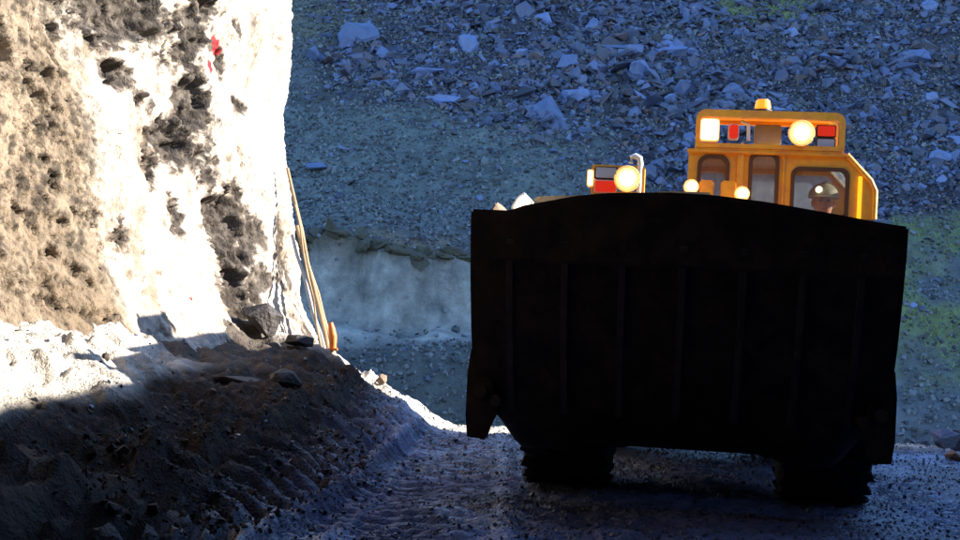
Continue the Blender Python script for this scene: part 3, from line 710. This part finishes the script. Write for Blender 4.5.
# lip plate and wear bars follow the outside of the section
bm = bmesh.new()
cols = np.linspace(-1.135, 1.135, 50)
def lipz(x): return .34 + 1.32 + float(np.interp(x, LIPX, LIPZ))
pr = []
for x in cols:
    zt = lipz(x) + .012; pr.append([bm.verts.new(p) for p in ((x, -.385, zt), (x, -.382, zt - .07), (x, -.372, 1.42), (x, -.352, 1.40), (x, -.335, 1.42), (x, -.33, zt))])
for A_, B_ in zip(pr, pr[1:]):
    for k in range(6): bm.faces.new((A_[k], A_[(k + 1) % 6], B_[(k + 1) % 6], B_[k]))
bm.faces.new(pr[0]); bm.faces.new(pr[-1][::-1])
bm_obj('cutting_lip', bm, M['iron'], bucket)
for x in (-.93, -.63, -.32, .0, .32, .63, .93):
    bm = bmesh.new(); L0, L1 = [], []
    pts = [(y, .34 + z * 1.32) for y, z in SEC[1:6]]
    prev = None
    for i, (y, z) in enumerate(pts):
        a = pts[max(0, i - 1)]; b = pts[min(len(pts) - 1, i + 1)]; t = Vector((b[0] - a[0], b[1] - a[1])).normalized(); nrm = Vector((t.y, -t.x))
        if nrm.x > 0: nrm = -nrm
        r_ = [bm.verts.new((x + dx, y + nrm.x * o_, z + nrm.y * o_)) for dx, o_ in ((-.026, -.03), (-.018, .045), (.018, .045), (.026, -.03))]
        if prev:
            for k in range(4): bm.faces.new((prev[k], prev[(k + 1) % 4], r_[(k + 1) % 4], r_[k]))
        else: bm.faces.new(r_)
        prev = r_
    bm.faces.new(prev[::-1]); bm_obj('wear_bar', bm, M['iron_bar'], bucket)

# chassis, axle, arms, hood, fenders
bm = bmesh.new(); box(bm, (0, 1.6, .75), (1.0, 1.8, .5)); box(bm, (0, 3.5, .85), (1.4, 1.5, .75)); cyl(bm, (0, 2.6, .75), .28, .8)
bm_obj('chassis', bm, M['dark'], loader, .02)
for yb in (1.0, 3.5):
    bm = bmesh.new(); cyl(bm, (0, yb, .56), .13, 1.6, 'x'); cyl(bm, (0, yb, .56), .25, .45, 'x'); bm_obj('axle', bm, M['dark'], loader, smooth=True)
for s in (-1, 1):
    bm = bmesh.new(); tube(bm, [(s * .38, 2.5, 1.25), (s * .38, 1.7, 1.15), (s * .38, .95, .62)], [.1, .11, .09], 8); bm_obj('boom_arm', bm, M['orange_dirty'], loader)
bm = bmesh.new(); tube(bm, [(0, 2.6, 1.2), (0, 1.6, 1.25)], .07, 12); tube(bm, [(0, 1.6, 1.25), (0, 1.05, 1.2)], .04, 12); bm_obj('tilt_cylinder', bm, M['iron_bar'], loader)

def make_wheel():
    root = empty('wheel'); root.parent = loader
    bm = bmesh.new(); pr_ = [(-.26, .33), (-.275, .45), (-.25, .53), (-.2, .555), (.2, .555), (.25, .53), (.275, .45), (.26, .33)]; N_ = 48; rings = []
    for k in range(N_):
        a = 2 * math.pi * k / N_; rings.append([bm.verts.new((x, r * math.cos(a), r * math.sin(a))) for x, r in pr_])
    for k in range(N_):
        A_, B_ = rings[k], rings[(k + 1) % N_]
        for j in range(len(pr_)): bm.faces.new((A_[j], A_[(j + 1) % len(pr_)], B_[(j + 1) % len(pr_)], B_[j]))
    for k in range(26):
        a = 2 * math.pi * k / 26
        for s in (-1, 1):
            rt = Matrix.Rotation(a + (.12 if s > 0 else 0), 4, 'X') @ Matrix.Translation((s * .15, 0, .562)) @ Matrix.Rotation(s * .35, 4, 'Z') @ Matrix.Diagonal((.25, .07, .028, 1))
            bmesh.ops.create_cube(bm, size=1, matrix=rt)
    bm_obj('tyre', bm, M['rubber'], root)
    bm = bmesh.new(); cyl(bm, (0, 0, 0), .33, .36, 'x', 32); cyl(bm, (0, 0, 0), .16, .44, 'x', 20)
    for k in range(8): cyl(bm, (0, .23 * math.cos(k * .785), .23 * math.sin(k * .785)), .025, .4, 'x', 6)
    bm_obj('rim', bm, M['rim'], root)
    return root
wh = make_wheel()
def copy_tree(o, parent):
    c = o.copy(); COL.objects.link(c); c.parent = parent
    for ch in [q for q in bpy.data.objects if q.parent == o]: copy_tree(ch, c)
    return c
for i, (x, y) in enumerate(((-.68, 1.0), (.92, 1.0), (-.68, 3.5), (.92, 3.5))):
    wq = wh if i == 0 else copy_tree(wh, loader); wq.location = (x, y, .565)

# hood behind bucket, left: tan dusty plate rising just above the lip; right: grey dusty deck under the cab
bm = bmesh.new(); panel(bm, [(-1.06, 1.25), (-1.06, 1.85), (-1.0, 1.885), (-.35, 1.93), (-.1, 1.955), (.15, 1.955), (.15, 1.25)], [], 1.3, 2.9)
bm_obj('hood', bm, M['hood'], loader, .012)
bm = bmesh.new(); box(bm, (-.4, .93, 1.58), (1.25, .7, .36)); bm_obj('shade_box', bm, M['dark'], loader, .03)  # hidden box added to stop sun passing between bucket and hood
bm = bmesh.new(); panel(bm, [(.2, 1.3), (.2, 1.80), (1.3, 1.83), (1.3, 1.3)], [], 1.5, 2.2)
bm_obj('deck', bm, M['orange_dirty'], loader, .01)
bm = bmesh.new(); box(bm, (.0, 3.4, 1.5), (1.5, 1.7, .6)); bm_obj('engine_cover', bm, M['orange_dirty'], loader, .05)  # out of sight; made tall and long to shade the berm
for s in (-1, 1):
    bm = bmesh.new(); prv = None
    for k in range(9):
        a = R(20 + 140 * k / 8); r_ = [bm.verts.new((s * .85 + dx, 3.5 + q_ * math.cos(a), .56 + q_ * math.sin(a))) for dx, q_ in ((-.32, .68), (.32, .68), (.32, .71), (-.32, .71))]
        if prv:
            for j in range(4): bm.faces.new((prv[j], prv[(j + 1) % 4], r_[(j + 1) % 4], r_[j]))
        prv = r_
    bm_obj('fender', bm, M['orange_dirty'], loader)

# ---- cab
CY = 2.35   # front plane, local y
KX = 1 / 136.
def cp(u, v): return ((u - 784) * KX + .66, (215 - v) * KX + 1.89)
def wr(u0, u1, v0, v1, r=.05, rb=None):
    a = cp(u0, v1); b = cp(u1, v0); return rrect(a[0], b[0], a[1], b[1], r, 5, rb)
outl = [cp(693, 372), cp(877, 372), cp(877, 186), cp(871, 176), cp(848, 152), cp(693, 152)][::-1]
W = [wr(704, 733, 159, 204, .07, .03), wr(755, 782, 155, 212, .055, .03), wr(797, 851, 168, 216, .06, .03)]
bm = bmesh.new(); panel(bm, outl, W, CY, CY + .05)
backW = [wr(704, 735, 160, 230, .05), wr(752, 852, 160, 230, .06)]
panel(bm, outl, backW, CY + 1.25, CY + 1.3)
# skin round the outline with real thickness
inner = grow(outl, -.035); side_glass = []
n_ = len(outl)
for i in range(n_):
    j = (i + 1) % n_
    if i in (1, 3):      # glazed sides: narrow posts front and back, solid below the sill
        m0, m1 = Vector(outl[i]), Vector(outl[j]); n0, n1 = Vector(inner[i]), Vector(inner[j])
        spans = [(0, 1, .052, .13), (0, 1, 1.17, 1.248)] + ([(.17, 1, .13, 1.17)] if i == 3 else [])
        for t0, t1, ya, yc in spans:
            q = [(bm.verts.new((p.x, CY + ya, p.y)), bm.verts.new((p.x, CY + yc, p.y))) for p in (m0.lerp(m1, t0), m0.lerp(m1, t1), n0.lerp(n1, t1), n0.lerp(n1, t0))]
            for k in range(4): bm.faces.new((q[k][0], q[(k + 1) % 4][0], q[(k + 1) % 4][1], q[k][1]))
            bm.faces.new([a_[0] for a_ in q]); bm.faces.new([a_[1] for a_ in q][::-1])
        side_glass.append((m0, m0.lerp(m1, .17) if i == 3 else m1)); continue
    q = []
    for (x, z) in (outl[i], outl[j], inner[j], inner[i]):
        q.append((bm.verts.new((x, CY + .052, z)), bm.verts.new((x, CY + 1.248, z))))
    for k in range(4): bm.faces.new((q[k][0], q[(k + 1) % 4][0], q[(k + 1) % 4][1], q[k][1]))
cab = bm_obj('cab', bm, M['orange'], loader, .0)
for a_, b__ in side_glass:
    bm = bmesh.new(); nrm = Vector((-(b__ - a_).y, (b__ - a_).x)).normalized() * .002
    mid_ = (a_ + b__) / 2; off_ = Vector((mid_.x - .66, mid_.y - 1.4)).normalized() * -.015
    q = [bm.verts.new((p.x + off_.x, yy, p.y + off_.y)) for p, yy in ((a_, CY + .13), (b__, CY + .13), (b__, CY + 1.17), (a_, CY + 1.17))]
    bm.faces.new(q); bmesh.ops.solidify(bm, geom=bm.faces[:], thickness=.003); bm_obj('window_pane', bm, M['glass'], cab)
# sloping window band edges: dark seals and glass
for wv in W:
    bm = bmesh.new(); panel(bm, grow(wv, .012), [grow(wv, -.016)], CY - .012, CY + .02); bm_obj('window_seal', bm, M['seal'], cab)
    bm = bmesh.new(); panel(bm, grow(wv, -.014), [], CY + .012, CY + .016); bm_obj('window_pane', bm, M['glass'], cab)
for wv in backW:
    bm = bmesh.new(); panel(bm, grow(wv, -.002), [], CY + 1.27, CY + 1.274); bm_obj('window_pane', bm, M['glass_pale'], cab)
# vertical seams / posts and drip rail
bm = bmesh.new(); x, z = cp(745, 175); box(bm, (x, CY - .008, z - .2), (.05, .02, .8)); x, z = cp(788, 180); box(bm, (x, CY - .006, z - .2), (.018, .014, .8)); bm_obj('cab_post', bm, M['orange'], cab, .004)
bm = bmesh.new(); a = cp(691, 154); b = cp(850, 154); box(bm, ((a[0] + b[0]) / 2, CY - .01, a[1]), (b[0] - a[0], .05, .03)); bm_obj('drip_rail', bm, M['orange'], cab, .008)
bm = bmesh.new(); tube(bm, [(*cp(849, 153)[:1], CY - .005, cp(849, 153)[1]), (cp(873, 178)[0], CY - .005, cp(873, 178)[1]), (cp(878, 188)[0], CY - .005, cp(878, 188)[1]), (cp(878, 260)[0], CY - .005, cp(878, 260)[1])], .02, 10)
bm_obj('corner_tube', bm, M['orange'], cab, smooth=True)
bm = bmesh.new(); x, z = cp(863, 196); box(bm, (x, CY - .012, z - .02), (.028, .02, .36)); bm_obj('marker_strip', bm, M['yellow'], cab, .003)
# operator seat and wheel inside
bm = bmesh.new(); x, z = cp(835, 215); box(bm, (x, CY + .95, z - .3), (.4, .12, .55)); box(bm, (x, CY + .75, z - .62), (.42, .45, .12)); bm_obj('seat', bm, M['dark'], cab, .03)
bm = bmesh.new(); x, z = cp(858, 205); box(bm, (x + .02, CY + .12, z), (.05, .08, .45)); bm_obj('interior_post', bm, M['dark'], cab, .01)

# ---- light rack on the roof
rack = empty('light_rack', (0, 0, 0)); rack.parent = loader
a = cp(699, 152); b = cp(846, 112)
RO = rrect(a[0], b[0], a[1] + .012, b[1], .07, 5, .01); RI = rrect(a[0] + .03, b[0] - .04, a[1] + .045, b[1] - .055, .03, 4)
bm = bmesh.new(); panel(bm, RO, [RI], CY - .04, CY + .05); bm_obj('rack_frame', bm, M['orange'], rack, .006)
bm = bmesh.new(); panel(bm, RO, [RI], CY + .40, CY + .44)
box(bm, ((a[0] + b[0]) / 2, CY + .22, a[1] + .0), (b[0] - a[0] - .02, .5, .02))
box(bm, ((a[0] + b[0]) / 2, CY + .225, b[1] - .02), (b[0] - a[0] - .16, .345, .015)); bm_obj('rack_shelf', bm, M['orange'], rack)
def round_lamp(parent, c, r, mat, depth=.1, body='dark'):
    e = bm = bmesh.new(); cyl(bm, (c[0], c[1] + depth / 2 + .012, c[2]), r * .75, depth, 'y', 20, r * 1.02)
    h = bm_obj('work_lamp', bm, M[body], parent, smooth=True)
    bm = bmesh.new(); bmesh.ops.create_uvsphere(bm, u_segments=20, v_segments=10, radius=1, matrix=Matrix.Translation((c[0], c[1] + .006, c[2])) @ Matrix.Diagonal((r * .72, .034, r * .72, 1)))
    bm_obj('lens', bm, mat, h, smooth=True)
    bm = bmesh.new(); bmesh.ops.create_uvsphere(bm, u_segments=20, v_segments=10, radius=1, matrix=Matrix.Translation((c[0], c[1] + .008, c[2])) @ Matrix.Diagonal((r * .97, .026, r * .97, 1))); bm_obj('bloom_disc', bm, M['glow_ring'], h, smooth=True)
    bm = bmesh.new(); tube(bm, [(c[0] + r * 1.0 * math.cos(R(q_)), c[1] + .004, c[2] + r * 1.0 * math.sin(R(q_))) for q_ in range(0, 361, 15)], r * .1, 8, False); bm_obj('glow_rim', bm, M['glow_rim'], h, smooth=True); return h
def square_lamp(parent, c, w_, h_, mat, body='dark', name='work_lamp', round_=.02):
    bm = bmesh.new(); panel(bm, rrect(c[0] - w_ / 2 - .008, c[0] + w_ / 2 + .008, c[2] - h_ / 2 - .008, c[2] + h_ / 2 + .008, round_), [], c[1], c[1] + .07); hh = bm_obj(name, bm, M['glow_rim' if mat == 'lamp_dim' else body], parent, .003)
    bm = bmesh.new(); panel(bm, rrect(c[0] - w_ / 2, c[0] + w_ / 2, c[2] - h_ / 2, c[2] + h_ / 2, round_), [], c[1] - .012, c[1] - .001); bm_obj('lens', bm, M[mat] if isinstance(mat, str) else mat, hh, .003); return hh
x, z = cp(713, 133); square_lamp(rack, (x, CY - .06, z), .125, .15, 'lamp_dim', 'white')
x, z = cp(737, 133); square_lamp(rack, (x, CY + .02, z), .065, .10, 'red', 'white', 'marker_lamp')
bm = bmesh.new(); x, z = cp(750, 133); tube(bm, [(x - .04, CY + .05, z + .08), (x + .01, CY + .03, z + .06), (x + .015, CY + .03, z - .06), (x - .03, CY + .05, z - .085)], .014, 8); bm_obj('bracket', bm, M['white'], rack, smooth=True)
bm = bmesh.new(); x, z = cp(772, 133); box(bm, (x, CY + .2, z), (.2, .12, .15)); bm_obj('control_box', bm, M['steel_tube'], rack, .01)
x, z = cp(803, 134); round_lamp(rack, (x, CY - .09, z), .088, M['lamp'])
x, z = cp(828, 130); square_lamp(rack, (x, CY, z), .125, .075, 'red', 'dark', 'marker_lamp', .01)
x, z = cp(828, 142); square_lamp(rack, (x, CY, z), .125, .055, 'clear_lens', 'dark', 'marker_lamp', .01)
# beacon
bm = bmesh.new(); x, z = cp(765, 113); cyl(bm, (x, CY + .06, z + .012), .07, .03); bc = bm_obj('beacon', bm, M['dark'], loader, smooth=True)
bm = bmesh.new(); cyl(bm, (x, CY + .06, z + .066), .062, .07, 'z', 24, .05); bm_obj('beacon_dome', bm, M['beacon'], bc, .008, smooth=True)
# low lamps in front of the cab on the deck
for u, v in ((697, 192), (746, 197)):
    x, z = cp(u, v); round_lamp(loader, (x, 1.95, z - .02), .05, M['lamp_dim'], .09, 'orange')
for u0, u1 in ((705, 719), (726, 741)):
    a_ = cp(u0, 204); b__ = cp(u1, 187); bm = bmesh.new(); box(bm, ((a_[0] + b__[0]) / 2, 2.06, (a_[1] + b__[1]) / 2 - .03), (b__[0] - a_[0], .12, b__[1] - a_[1] + .06)); bm_obj('lamp_bracket', bm, M['orange'], loader, .012)

# ---- left light cluster and mirror on the hood
def lp(u, v): return ((u - 620) / 148 - .47, (195 - v) / 148 + 1.91)
cl = empty('lamp_cluster'); cl.parent = loader
a = lp(592, 194); b = lp(646, 163); yb = 1.42
bm = bmesh.new(); panel(bm, rrect(a[0], b[0], a[1], b[1], .02), [rrect(a[0] + .02, b[0] - .02, a[1] + .03, b[1] - .02, .015)], yb, yb + .12); bm_obj('cluster_frame', bm, M['orange'], cl, .004)
bm = bmesh.new(); panel(bm, rrect(a[0] + .03, b[0] - .1, a[1] + .06, b[1] - .03, .01), [], yb + .06, yb + .1); bm_obj('back_plate', bm, M['steel_tube'], cl)
x, z = lp(607, 185); square_lamp(cl, (x, yb - .005, z), .14, .075, 'red', 'white', 'marker_lamp', .01)
x, z = lp(607, 171); square_lamp(cl, (x, yb + .0, z), .14, .07, 'clear_lens', 'dark', 'marker_lamp', .01)
x, z = lp(629, 177); round_lamp(cl, (x, yb - .07, z), .082, M['lamp'])
x, z = lp(593, 177); square_lamp(cl, (x - .01, yb - .02, z), .03, .1, 'lamp_dim', 'white', 'marker_lamp', .01)
bm = bmesh.new(); x, z = lp(641, 175); tube(bm, [(x + .0, yb + .01, z - .14), (x, yb + .01, z + .1), (x - .005, yb + .01, z + .135), (x - .035, yb + .01, z + .15), (x - .06, yb + .01, z + .14), (x - .065, yb + .01, z + .10)], .02, 12); bm_obj('mirror_arm', bm, M['white'], loader, smooth=True)
# white side lamp on the hood's left corner
bm = bmesh.new(); x, z = lp(524, 197); x0 = -1.07
panel(bm, [(x0 - .09, 1.70), (x0 - .10, 1.80), (x0 - .06, 1.87), (x0 - .02, 1.90), (x0 + .045, 1.84), (x0 + .03, 1.70)], [], 1.18, 1.29)
sdl = bm_obj('side_lamp', bm, M['white'], loader, .01)
bm = bmesh.new(); panel(bm, [(x0 - .075, 1.71), (x0 - .08, 1.80), (x0 - .05, 1.855), (x0 - .02, 1.88), (x0 + .025, 1.83), (x0 + .015, 1.71)], [], 1.165, 1.179); bm_obj('lens', bm, M['lamp_dim'], sdl)

# ------------------------------------------------------------------ rocks carried in the bucket (just showing)
def place_local(o, loc, rot=(0, 0, 0)):
    Mw = Matrix.Translation(loader.location) @ loader.rotation_euler.to_matrix().to_4x4()
    v = Mw @ Vector(loc); o.location = v; o.rotation_euler = rot
b1 = boulder('boulder', (0, 0, 0), (.2, .22, .2), (0, 0, 0), M['tan_rock'], 601, .9, 14, 'pale rock poking over the left corner of the black bucket', 'rock', sub=2, rough=.03); place_local(b1, (-1.04, -.42, 1.66), (.3, .2, .5))
b2 = boulder('boulder', (0, 0, 0), (.16, .2, .18), (0, 0, 0), M['blue_rock'], 602, .9, 14, 'grey rock poking over the right corner of the black bucket', 'rock', sub=2, rough=.03); place_local(b2, (1.04, -.40, 1.66), (.1, .4, .5))
pile_p, pile_s = [], []
for k in range(420):
    x = random.uniform(-1.0, 1.0); y = random.uniform(-.18, .55); top = 1.25 - .25 * abs(y - .3) - .15 * x * x
    pile_p.append((x, y, random.uniform(.55, top) if k % 2 else top)); pile_s.append(random.uniform(.12, .3))
Mw = Matrix.Translation(loader.location) @ loader.rotation_euler.to_matrix().to_4x4()
P = np.array([(Mw @ (Vector(p) + Vector((0, -.3, 0))))[:] for p in pile_p])
ok = [i for i, p in enumerate(pile_p) if p[2] > .27 + 1.39 * np.interp(p[1], [-.36, -.16, .1, .3, .5, .65], [1.0, .6, .25, .1, .15, .5]) + .12]
ore = link('broken_rock', scatter_mesh('broken_rock', CHUNKS, P[ok], np.array(pile_s)[ok], tuple(rng.uniform(0, 6.28, (3, len(ok))))), M['dirt_rock'])
tag(ore, 'heap of broken rock carried inside the black bucket', 'rock', kind='stuff')

# ------------------------------------------------------------------ the driver
def skin_body(name, J, E, mat, parent=None, sub=1, rootv=0):
    me = bpy.data.meshes.new(name); me.from_pydata([j[0] for j in J], E, []); o = link(name, me, mat, parent)
    md = o.modifiers.new('s', 'SKIN'); 
    for i, j in enumerate(J):
        sv_ = me.skin_vertices[0].data[i]; sv_.radius = (j[1], j[2] if len(j) > 2 else j[1]); sv_.use_root = (i == rootv)
    o.modifiers.new('u', 'SUBSURF').levels = sub; o.modifiers['u'].render_levels = sub
    dg = bpy.context.evaluated_depsgraph_get(); me2 = bpy.data.meshes.new_from_object(o.evaluated_get(dg)); o.modifiers.clear(); o.data = me2
    me2.materials.clear(); me2.materials.append(mat)
    for p in me2.polygons: p.use_smooth = True
    return o
hx0, hz0 = cp(836, 195)
driver = empty('person'); tag(driver, 'driver in a tan miner helmet with a lit headlamp at the cab window', 'person')
place_local(driver, (hx0, CY + .62, hz0)); driver.rotation_euler = (0, LROLL, LYAW)
# local origin = centre of the head; facing -y
J = [((0, .05, -.75), .15, .12), ((0, .04, -.5), .14, .11), ((0, .03, -.28), .17, .10), ((0, .03, -.19), .07, .07), ((0, .02, -.11), .055, .055), ((0, 0, -.06), .072, .08), ((0, 0, .02), .088, .098), ((0, .01, .07), .07, .08),
     ((-.19, .03, -.27), .07, .06), ((-.25, -.05, -.5), .05), ((-.16, -.28, -.52), .035), ((-.14, -.34, -.51), .028, .04),
     ((.19, .03, -.27), .07, .06), ((.25, -.05, -.5), .05), ((.16, -.28, -.52), .035), ((.14, -.34, -.51), .028, .04),
     ((-.1, -.02, -.8), .09), ((-.13, -.36, -.76), .065), ((-.13, -.42, -1.12), .045), ((-.13, -.5, -1.16), .04),
     ((.1, -.02, -.8), .09), ((.13, -.36, -.76), .065), ((.13, -.42, -1.12), .045), ((.13, -.5, -1.16), .04)]
E = [(0, 1), (1, 2), (2, 3), (3, 4), (4, 5), (5, 6), (6, 7), (2, 8), (8, 9), (9, 10), (10, 11), (2, 12), (12, 13), (13, 14), (14, 15), (0, 16), (16, 17), (17, 18), (18, 19), (0, 20), (20, 21), (21, 22), (22, 23)]
body = skin_body('body', J, E, M['skin'], driver, 2)
J2 = [((0, .05, -.78), .17, .14), ((0, .04, -.5), .165, .13), ((0, .03, -.29), .19, .12), ((0, .03, -.2), .085, .08), ((-.2, .03, -.28), .085, .075), ((-.26, -.05, -.5), .062), ((-.18, -.22, -.52), .05), ((.2, .03, -.28), .085, .075), ((.26, -.05, -.5), .062), ((.18, -.22, -.52), .05)]
skin_body('jacket', J2, [(0, 1), (1, 2), (2, 3), (2, 4), (4, 5), (5, 6), (2, 7), (7, 8), (8, 9)], M['hivis'], driver, 2)
J3 = [((0, .03, -.82), .16, .12), ((-.1, -.02, -.82), .1), ((-.13, -.36, -.77), .08), ((-.13, -.42, -1.08), .06), ((.1, -.02, -.82), .1), ((.13, -.36, -.77), .08), ((.13, -.42, -1.08), .06)]
skin_body('trousers', J3, [(0, 1), (1, 2), (2, 3), (0, 4), (4, 5), (5, 6)], M['trousers'], driver, 2)
# hands: fingers closed on the steering wheel rim
for s in (-1, 1):
    bm = bmesh.new(); 
    for k, (ln_, dx) in enumerate(((.07, -.03), (.078, -.01), (.074, .01), (.06, .03))):
        b0 = Vector((s * .14 + dx, -.36, -.505)); tube(bm, [b0, b0 + Vector((0, -.03, .012)), b0 + Vector((0, -ln_ * .75, -.005)), b0 + Vector((0, -ln_ * .7, -.03))], [.009, .0085, .008, .006], 8)
    b0 = Vector((s * .14 - s * .035, -.34, -.51)); tube(bm, [b0, b0 + Vector((-s * .02, -.025, -.012)), b0 + Vector((-s * .012, -.05, -.022))], [.011, .01, .007], 8)
    bm_obj('fingers', bm, M['skin'], driver, smooth=True)
# face pieces
bm = bmesh.new(); bmesh.ops.create_cone(bm, cap_ends=True, segments=10, radius1=.016, radius2=.006, depth=.045, matrix=Matrix.Translation((0, -.098, -.02)) @ Matrix.Rotation(R(-20), 4, 'X')); bm_obj('nose', bm, M['skin'], driver, smooth=True)
M['eye'] = material('eye', (.04, .03, .03), .2)
for s in (-1, 1):
    bm = bmesh.new(); bmesh.ops.create_uvsphere(bm, u_segments=10, v_segments=8, radius=.011, matrix=Matrix.Translation((s * .032, -.086, .005))); bm_obj('eye', bm, M['eye'], driver, smooth=True)
    bm = bmesh.new(); bmesh.ops.create_uvsphere(bm, u_segments=10, v_segments=8, radius=1, matrix=Matrix.Translation((s * .082, .005, -.01)) @ Matrix.Diagonal((.012, .02, .032, 1))); bm_obj('ear', bm, M['skin'], driver, smooth=True)
bm = bmesh.new(); bmesh.ops.create_uvsphere(bm, u_segments=12, v_segments=6, radius=1, matrix=Matrix.Translation((0, -.09, -.055)) @ Matrix.Diagonal((.026, .008, .006, 1))); bm_obj('mouth', bm, M['hivis'], driver, smooth=True)
bm = bmesh.new(); bmesh.ops.create_uvsphere(bm, u_segments=24, v_segments=14, radius=1, matrix=Matrix.Translation((0, .01, .035)) @ Matrix.Diagonal((.118, .138, .115, 1)))
bmesh.ops.bisect_plane(bm, geom=bm.verts[:] + bm.edges[:] + bm.faces[:], plane_co=(0, 0, .035), plane_no=(0, 0, 1), clear_inner=True)
bmesh.ops.create_cone(bm, cap_ends=True, segments=24, radius1=1, radius2=.9, depth=1, matrix=Matrix.Translation((0, -.012, .035)) @ Matrix.Diagonal((.124, .158, .012, 1)))
box(bm, (0, .01, .15), (.02, .22, .014))
hm = bm_obj('helmet', bm, M['helmet'], driver, smooth=True)
bm = bmesh.new(); cyl(bm, (-.05, -.13, .085), .026, .04, 'y', 16); bm_obj('headlamp', bm, M['lamp_dim'], hm, smooth=True)
# steering wheel belongs to the loader
bm = bmesh.new(); pts = [(hx0 + .17 * math.cos(R(a)), CY + .62 - .40 + .0, hz0 - .52 + .17 * math.sin(R(a)) * .35) for a in range(0, 361, 15)]
pts = [(p[0], CY + .62 - .40 + .16 * math.sin(R(15 * i)) * .7, p[2]) for i, p in enumerate(pts)]
tube(bm, pts, .014, 8, False); bm_obj('steering_wheel', bm, M['dark'], cab, smooth=True)

# ------------------------------------------------------------------ poles leaning on the wall
def pole(u0, v0, y0, u1, v1, y1, r, mat, label, name='leaning_pole', r1=None):
    a = Vector(at(u0, v0, y0)); b = Vector(at(u1, v1, y1)); bm = bmesh.new(); k = 7; pts = []
    for i in range(k): t = i / (k - 1); p = a.lerp(b, t) - b; p += Vector((.008 * math.sin(i * 2.1 + u0), .008 * math.cos(i * 1.7 + v0), 0)) * (0 < i < k - 1); pts.append(p)
    tube(bm, pts, [r * (1 - .25 * (1 - i / (k - 1))) for i in range(k)], 9); o = bm_obj(name, bm, mat, smooth=True); o.location = b
    if label: tag(o, label, 'pole', 'poles leaning on the rock wall')
    return o
pole(287, 168, 13.1, 331, 362, 12.45, .02, M['wood'], 'longest pale wooden pole leaning on the end of the rock wall')
pole(297, 226, 13.0, 337, 364, 12.5, .026, M['wood'], 'thick brown pole leaning rightmost on the end of the rock wall')
pole(292, 235, 12.9, 326, 356, 12.4, .02, M['steel_tube'], 'grey metal tube leaning between the wooden poles and the wall')
pole(295, 205, 12.95, 322, 350, 12.35, .012, M['wood'], 'thin tan rod leaning closest to the rock wall')
x, y, z = at(333, 357, 12.3)
bm = bmesh.new(); tube(bm, [(0, 0, -.12), (0, 0, 0), (-.012, 0, .07), (-.02, 0, .12)], [.03, .036, .03, .02], 14); box(bm, (0, 0, -.115), (.08, .08, .02)); oc = bm_obj('traffic_cone', bm, M['orange_plastic'], smooth=True)
oc.location = (x, y, gz(x, y) + .125); tag(oc, 'stubby orange marker standing at the foot of the leaning poles', 'marker')
